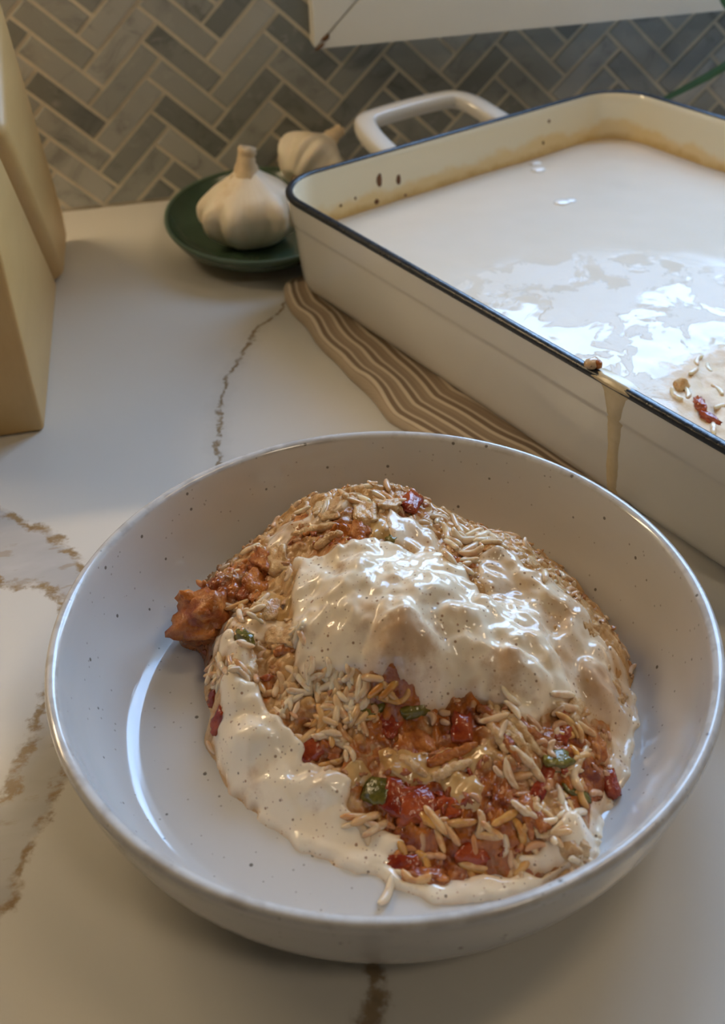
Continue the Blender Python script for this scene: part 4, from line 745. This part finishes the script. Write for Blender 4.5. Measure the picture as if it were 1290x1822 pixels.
for x, y, r, w in RED: red = np.maximum(red, w*np.exp(-((GX-x)**2+(GY-y)**2)/(2*r*r)))
m = NT('rice_and_tomato_filling'); P = m.coord(); rd = m.attr('red'); tn = m.attr('tone'); n1 = m.noise(P, 170, 4, .6); n2 = m.noise(P, 500, 3)
rd2 = m.step(m.math('ADD', rd, m.math('MULTIPLY', m.math('SUBTRACT', n1, .5), 1.5)), .15, .75)
tan_ = m.mix(m.math('MULTIPLY_ADD', tn, .75, m.math('MULTIPLY', n1, .25)), (.40, .16, .030), (.78, .55, .28)); rd_ = m.mix(m.step(n1, .3, .7), (.17, .024, .005), (.45, .135, .020))
c = m.mix(rd2, tan_, rd_); c = m.mix(m.math('MULTIPLY', m.step(tn, .80, .86), .65), c, (.68, .44, .23))
m.set(color=c, rough=m.math('MULTIPLY_ADD', n2, .22, .08), normal=m.bump(m.math('ADD', n1, m.math('MULTIPLY', n2, .6)), .6, .0012)); M['filling'] = m.m
inside = (np.hypot(GX, GY) < 107) 
heightmesh('filling', fill, inside & (fill > bowlz-1.0) & (base > 8.9), M['filling'], sv, {'red': red, 'tone': tone*zn+(1-zn)*.42})
# smooth creamy sauce lying over the filling
ssm = smooth(fill, 30); sfi = smooth(fill, 5); top = np.maximum(fill, bowlz)
stain = np.zeros_like(GX)
for x, y, r, w in STAIN: stain = np.maximum(stain, w*np.exp(-((GX-x)**2+(GY-y)**2)/(r*r)))
def layer(name, polys, mat, fol, edge, nz, lift0=.0):
    t = np.full(GX.shape, -5.)
    for nm, T_, poly in polys:
        sd = sdpoly(poly)+nz*wnoise+nz*.8*wn2
        tt = np.where(sd > 0, T_*np.sqrt(np.clip(1-(1-np.clip(sd/edge, 0, 1))**2, 0, 1)), sd*.9)
        t = np.maximum(t, tt)
    b = np.maximum(ssm*(1-fol)+sfi*fol, bowlz+.15)
    b = b+.45*wn2*mound+.16*wnoise*mound
    Z = b+t+lift0
    o = heightmesh(name, Z, (t > -1.6) & (Z > top-2.0) & inside, mat, sv, {'gap': Z-np.maximum(smooth(fill, 2), bowlz-3*(1-mound)), 'stain': stain})
    return np.where(t > -1.2, Z, -99)
z1 = layer('creamy_sauce', SAUCE, M['sauce'], .68, 3.6, .55)
m = NT('melted_cheese'); n = m.noise(m.coord(), 150, 4); m.set(color=m.mix(n, (.42, .19, .045), (.70, .48, .22)), rough=.12, sss=.1, normal=m.bump(n, .3, .001)); m.b.inputs['Subsurface Radius'].default_value = (.004, .0025, .001); m.b.inputs['Subsurface Scale'].default_value = 1.; M['cheese'] = m.m
top = np.maximum(top, z1)
for q_ in CHEESE: top = np.maximum(top, layer('melted_cheese', [q_], M['cheese'], 1.0, 2.0, .9, .1))
def ztop(x, y):
    i = min(max(int(round((x+84)/ST)), 0), len(gx)-1); j = min(max(int(round((y+96)/ST)), 0), len(gy)-1); return top[j, i]
def slope(x, y, d=2.5): return ((ztop(x+d, y)-ztop(x-d, y))/(2*d), (ztop(x, y+d)-ztop(x, y-d))/(2*d))
# chunks
def chunk(kind, x, y, s, yaw, lift, i):
    mat = {'tomato_chunk': 'tomato', 'pepper_piece': 'pepper', 'chicken_chunk': 'chicken_red' if (red[min(max(int((y+96)/ST), 0), len(gy)-1), min(max(int((x+84)/ST), 0), len(gx)-1)] > .45) else 'chicken'}[kind]
    bm = bmesh.new(); bmesh.ops.create_cube(bm, size=2); bmesh.ops.subdivide_edges(bm, edges=bm.edges[:], cuts=9 if kind == 'chicken_chunk' else 4, use_grid_fill=True)
    for v in bm.verts:
        q = v.co.copy(); n_ = q.normalized()*1.25; q = q*.4+n_*.6
        w = noise.noise(q*1.3+Vector((i*5.1, i, 2)))*.45+noise.noise(q*3+Vector((i, 2, i)))*.16+noise.noise(Vector((q.x*7, q.y*1.6, q.z*7+i)))*(.20 if kind == 'chicken_chunk' else .08)
        q *= 1+w; v.co = Vector((q.x*s[0]/2000, q.y*s[1]/2000, q.z*s[2]/2000))
    me = bpy.data.meshes.new(kind); bm.to_mesh(me); bm.free(); o = link(kind, me, M[mat], sv)
    sx, sy = slope(x, y, 4); nrm = Vector((-sx*.7, -sy*.7, 1)).normalized()
    o.rotation_mode = 'QUATERNION'; o.rotation_quaternion = nrm.to_track_quat('Z', 'Y') @ Matrix.Rotation(math.radians(yaw), 3, 'Z').to_quaternion()
    zz = Hs(np.array([x]), np.array([y]))[0]
    o.location = (x/1000, y/1000, (max(zz, 9)+lift-s[2]*.22)/1000-.0076)
for i, (k, x, y, s, yaw, lift) in enumerate(CHUNK): chunk(k, x, y, s, yaw, lift, i)
# shredded chicken strands
def shred(x0, y0, x1, y1, i):
    path = []; n = 12
    for k in range(n):
        t = k/(n-1); x = x0+(x1-x0)*t+1.0*noise.noise(Vector((i, t*3, 1))); y = y0+(y1-y0)*t+1.0*noise.noise(Vector((t*3, i, 5)))
        path.append((x/1000, y/1000, (ztop(x, y)*.3+.7*Hs(np.array([x]), np.array([y]))[0]+1.1+1.0*noise.noise(Vector((t*2, 3, i))))/1000-.0076))
    path = smoothpath(path, 16); v, f = tube_data(path, [.0019*(.35+.65*math.sin(math.pi*min(1, .12+.88*j/15))**.6)*(1+.15*math.sin(j*2.3+i)) for j in range(16)], 8, True, .7)
    return mk('chicken_strand', v, f, M['chicken'] if i % 3 else M['chicken_red'], sv)
for i, q in enumerate(SHRED): shred(*q, i)
# rice
def put_rice(x, y, yaw, tilt, idx, emb, sc):
    sx, sy = slope(x, y, 3); sl = sx*math.cos(yaw)+sy*math.sin(yaw)
    o = grain(sv, (x/1000, y/1000, (ztop(x, y)+emb)/1000-.0076), yaw, -math.atan(max(-1.3, min(1.3, sl)))*.8+tilt, rnd.uniform(-1.2, 1.2), sc, idx)
    rv = red[min(max(int((y+96)/ST), 0), len(gy)-1), min(max(int((x+84)/ST), 0), len(gx)-1)]*.8+rnd.uniform(-.25, .5); rv = min(1, max(0, rv)); k = rnd.uniform(.9, 1.08)
    a, c_ = (.80, .66, .47), (.64, .32, .08); o.color = (*[(a[q]*(1-rv)+c_[q]*rv)*k for q in range(3)], 1)
for x, y, a in HERO: put_rice(x, y, math.radians(a), 0, rnd.randrange(6), .55, rnd.uniform(1.0, 1.12))
for x, y in RICE: put_rice(x, y, rnd.uniform(0, math.pi), rnd.uniform(-.3, .3), rnd.randrange(6), rnd.uniform(-.9, .8), rnd.uniform(.75, 1.05))

# the many small grains and bits too small to pick apart: one part each, kind stuff
def stuff(name, count, proto, mat, fn):
    pv = [np.array([q.co[:] for q in me.vertices]) for me in proto]; pf = [[tuple(p.vertices) for p in me.polygons] for me in proto]
    V = []; F = []; Cc = []; n0 = 0; k = 0; tries = 0
    while k < count and tries < 40000:
        tries += 1; x, y = rng.uniform(-80, 98), rng.uniform(-88, 100); i = int((x+84)/ST); j = int((y+96)/ST)
        if any((x-cx_)**2+(y-cy_)**2 < r_*r_ for cx_, cy_, r_ in CLEAR) and proto is RM: continue
        if not inside[j, i] or mound[j, i] < .35 or fill[j, i] < z1[j, i]+.1 or fill[j, i] < bowlz[j, i]+1.: continue
        q = rng.integers(len(proto)); sc, emb, col = fn(red[j, i]); nx, ny = slope(x, y, 2.)
        nrm = Vector((-nx*.8, -ny*.8, 1)).normalized(); Q = nrm.to_track_quat('Z', 'Y').to_matrix() @ Matrix.Rotation(rng.uniform(0, 6.28), 3, 'Z') @ Matrix.Rotation(rng.uniform(-.35, .35), 3, 'Y') @ Matrix.Rotation(rng.uniform(0, 6.28), 3, 'X')
        P_ = pv[q]*np.array(sc) @ np.array(Q).T + np.array([x/1000, y/1000, (ztop(x, y)+emb)/1000-.0076])
        V.append(P_); F += [tuple(a+n0 for a in f_) for f_ in pf[q]]; Cc.append(np.repeat([[*col, 1.]], len(P_), 0)); n0 += len(P_); k += 1
    me = meshdata(name, np.concatenate(V).tolist(), F); at_ = me.color_attributes.new('tint', 'FLOAT_COLOR', 'POINT'); at_.data.foreach_set('color', np.concatenate(Cc).astype(np.float32).ravel())
    return tag(link(name, me, mat, sv), kind='stuff')
m = NT('coated_bits'); tc = m.t.nodes.new('ShaderNodeAttribute'); tc.attribute_name = 'tint'; n = m.noise(m.coord(), 400, 3)
m.set(color=m.mix(m.math('MULTIPLY', n, .5), tc.outputs['Color'], m.mix(1., tc.outputs['Color'], (.75, .45, .28), 'MULTIPLY')), rough=.18, sss=.08); m.b.inputs['Subsurface Radius'].default_value = (.003, .002, .001); m.b.inputs['Subsurface Scale'].default_value = 1.
BM_ = []
for i in range(5):
    bm = bmesh.new(); bmesh.ops.create_icosphere(bm, subdivisions=2, radius=.0016)
    for v in bm.verts: v.co *= 1+1.1*noise.noise(v.co*900+Vector((i*3, 0, i)))
    me = bpy.data.meshes.new('bit'); bm.to_mesh(me); bm.free(); BM_.append(me)
def lerp(a, b, t): return [p*(1-t)+q*t for p, q in zip(a, b)]
def ricefn(rd): t = min(1, max(0, rd*.9+rng.uniform(-.3, .5))); s_ = rng.uniform(.7, 1.0); return (s_*rng.uniform(.5, 1), s_*.95, s_*.95), rng.uniform(-1.0, .3), lerp((.80, .64, .44), (.56, .24, .08), t)
def bitfn(rd):
    t = min(1, max(0, rd*1.2+rng.uniform(-.5, .3))); s_ = rng.uniform(.3, .85); return (s_*rng.uniform(.8, 2.2), s_, s_*.7), rng.uniform(-.5, .2), lerp(lerp((.72, .50, .28), (.50, .25, .09), rng.uniform(0, 1)), (.32, .055, .014), t)
stuff('rice_mass', 150, RM, m.m, ricefn)
stuff('crumbled_bits', 380, BM_, m.m, bitfn)
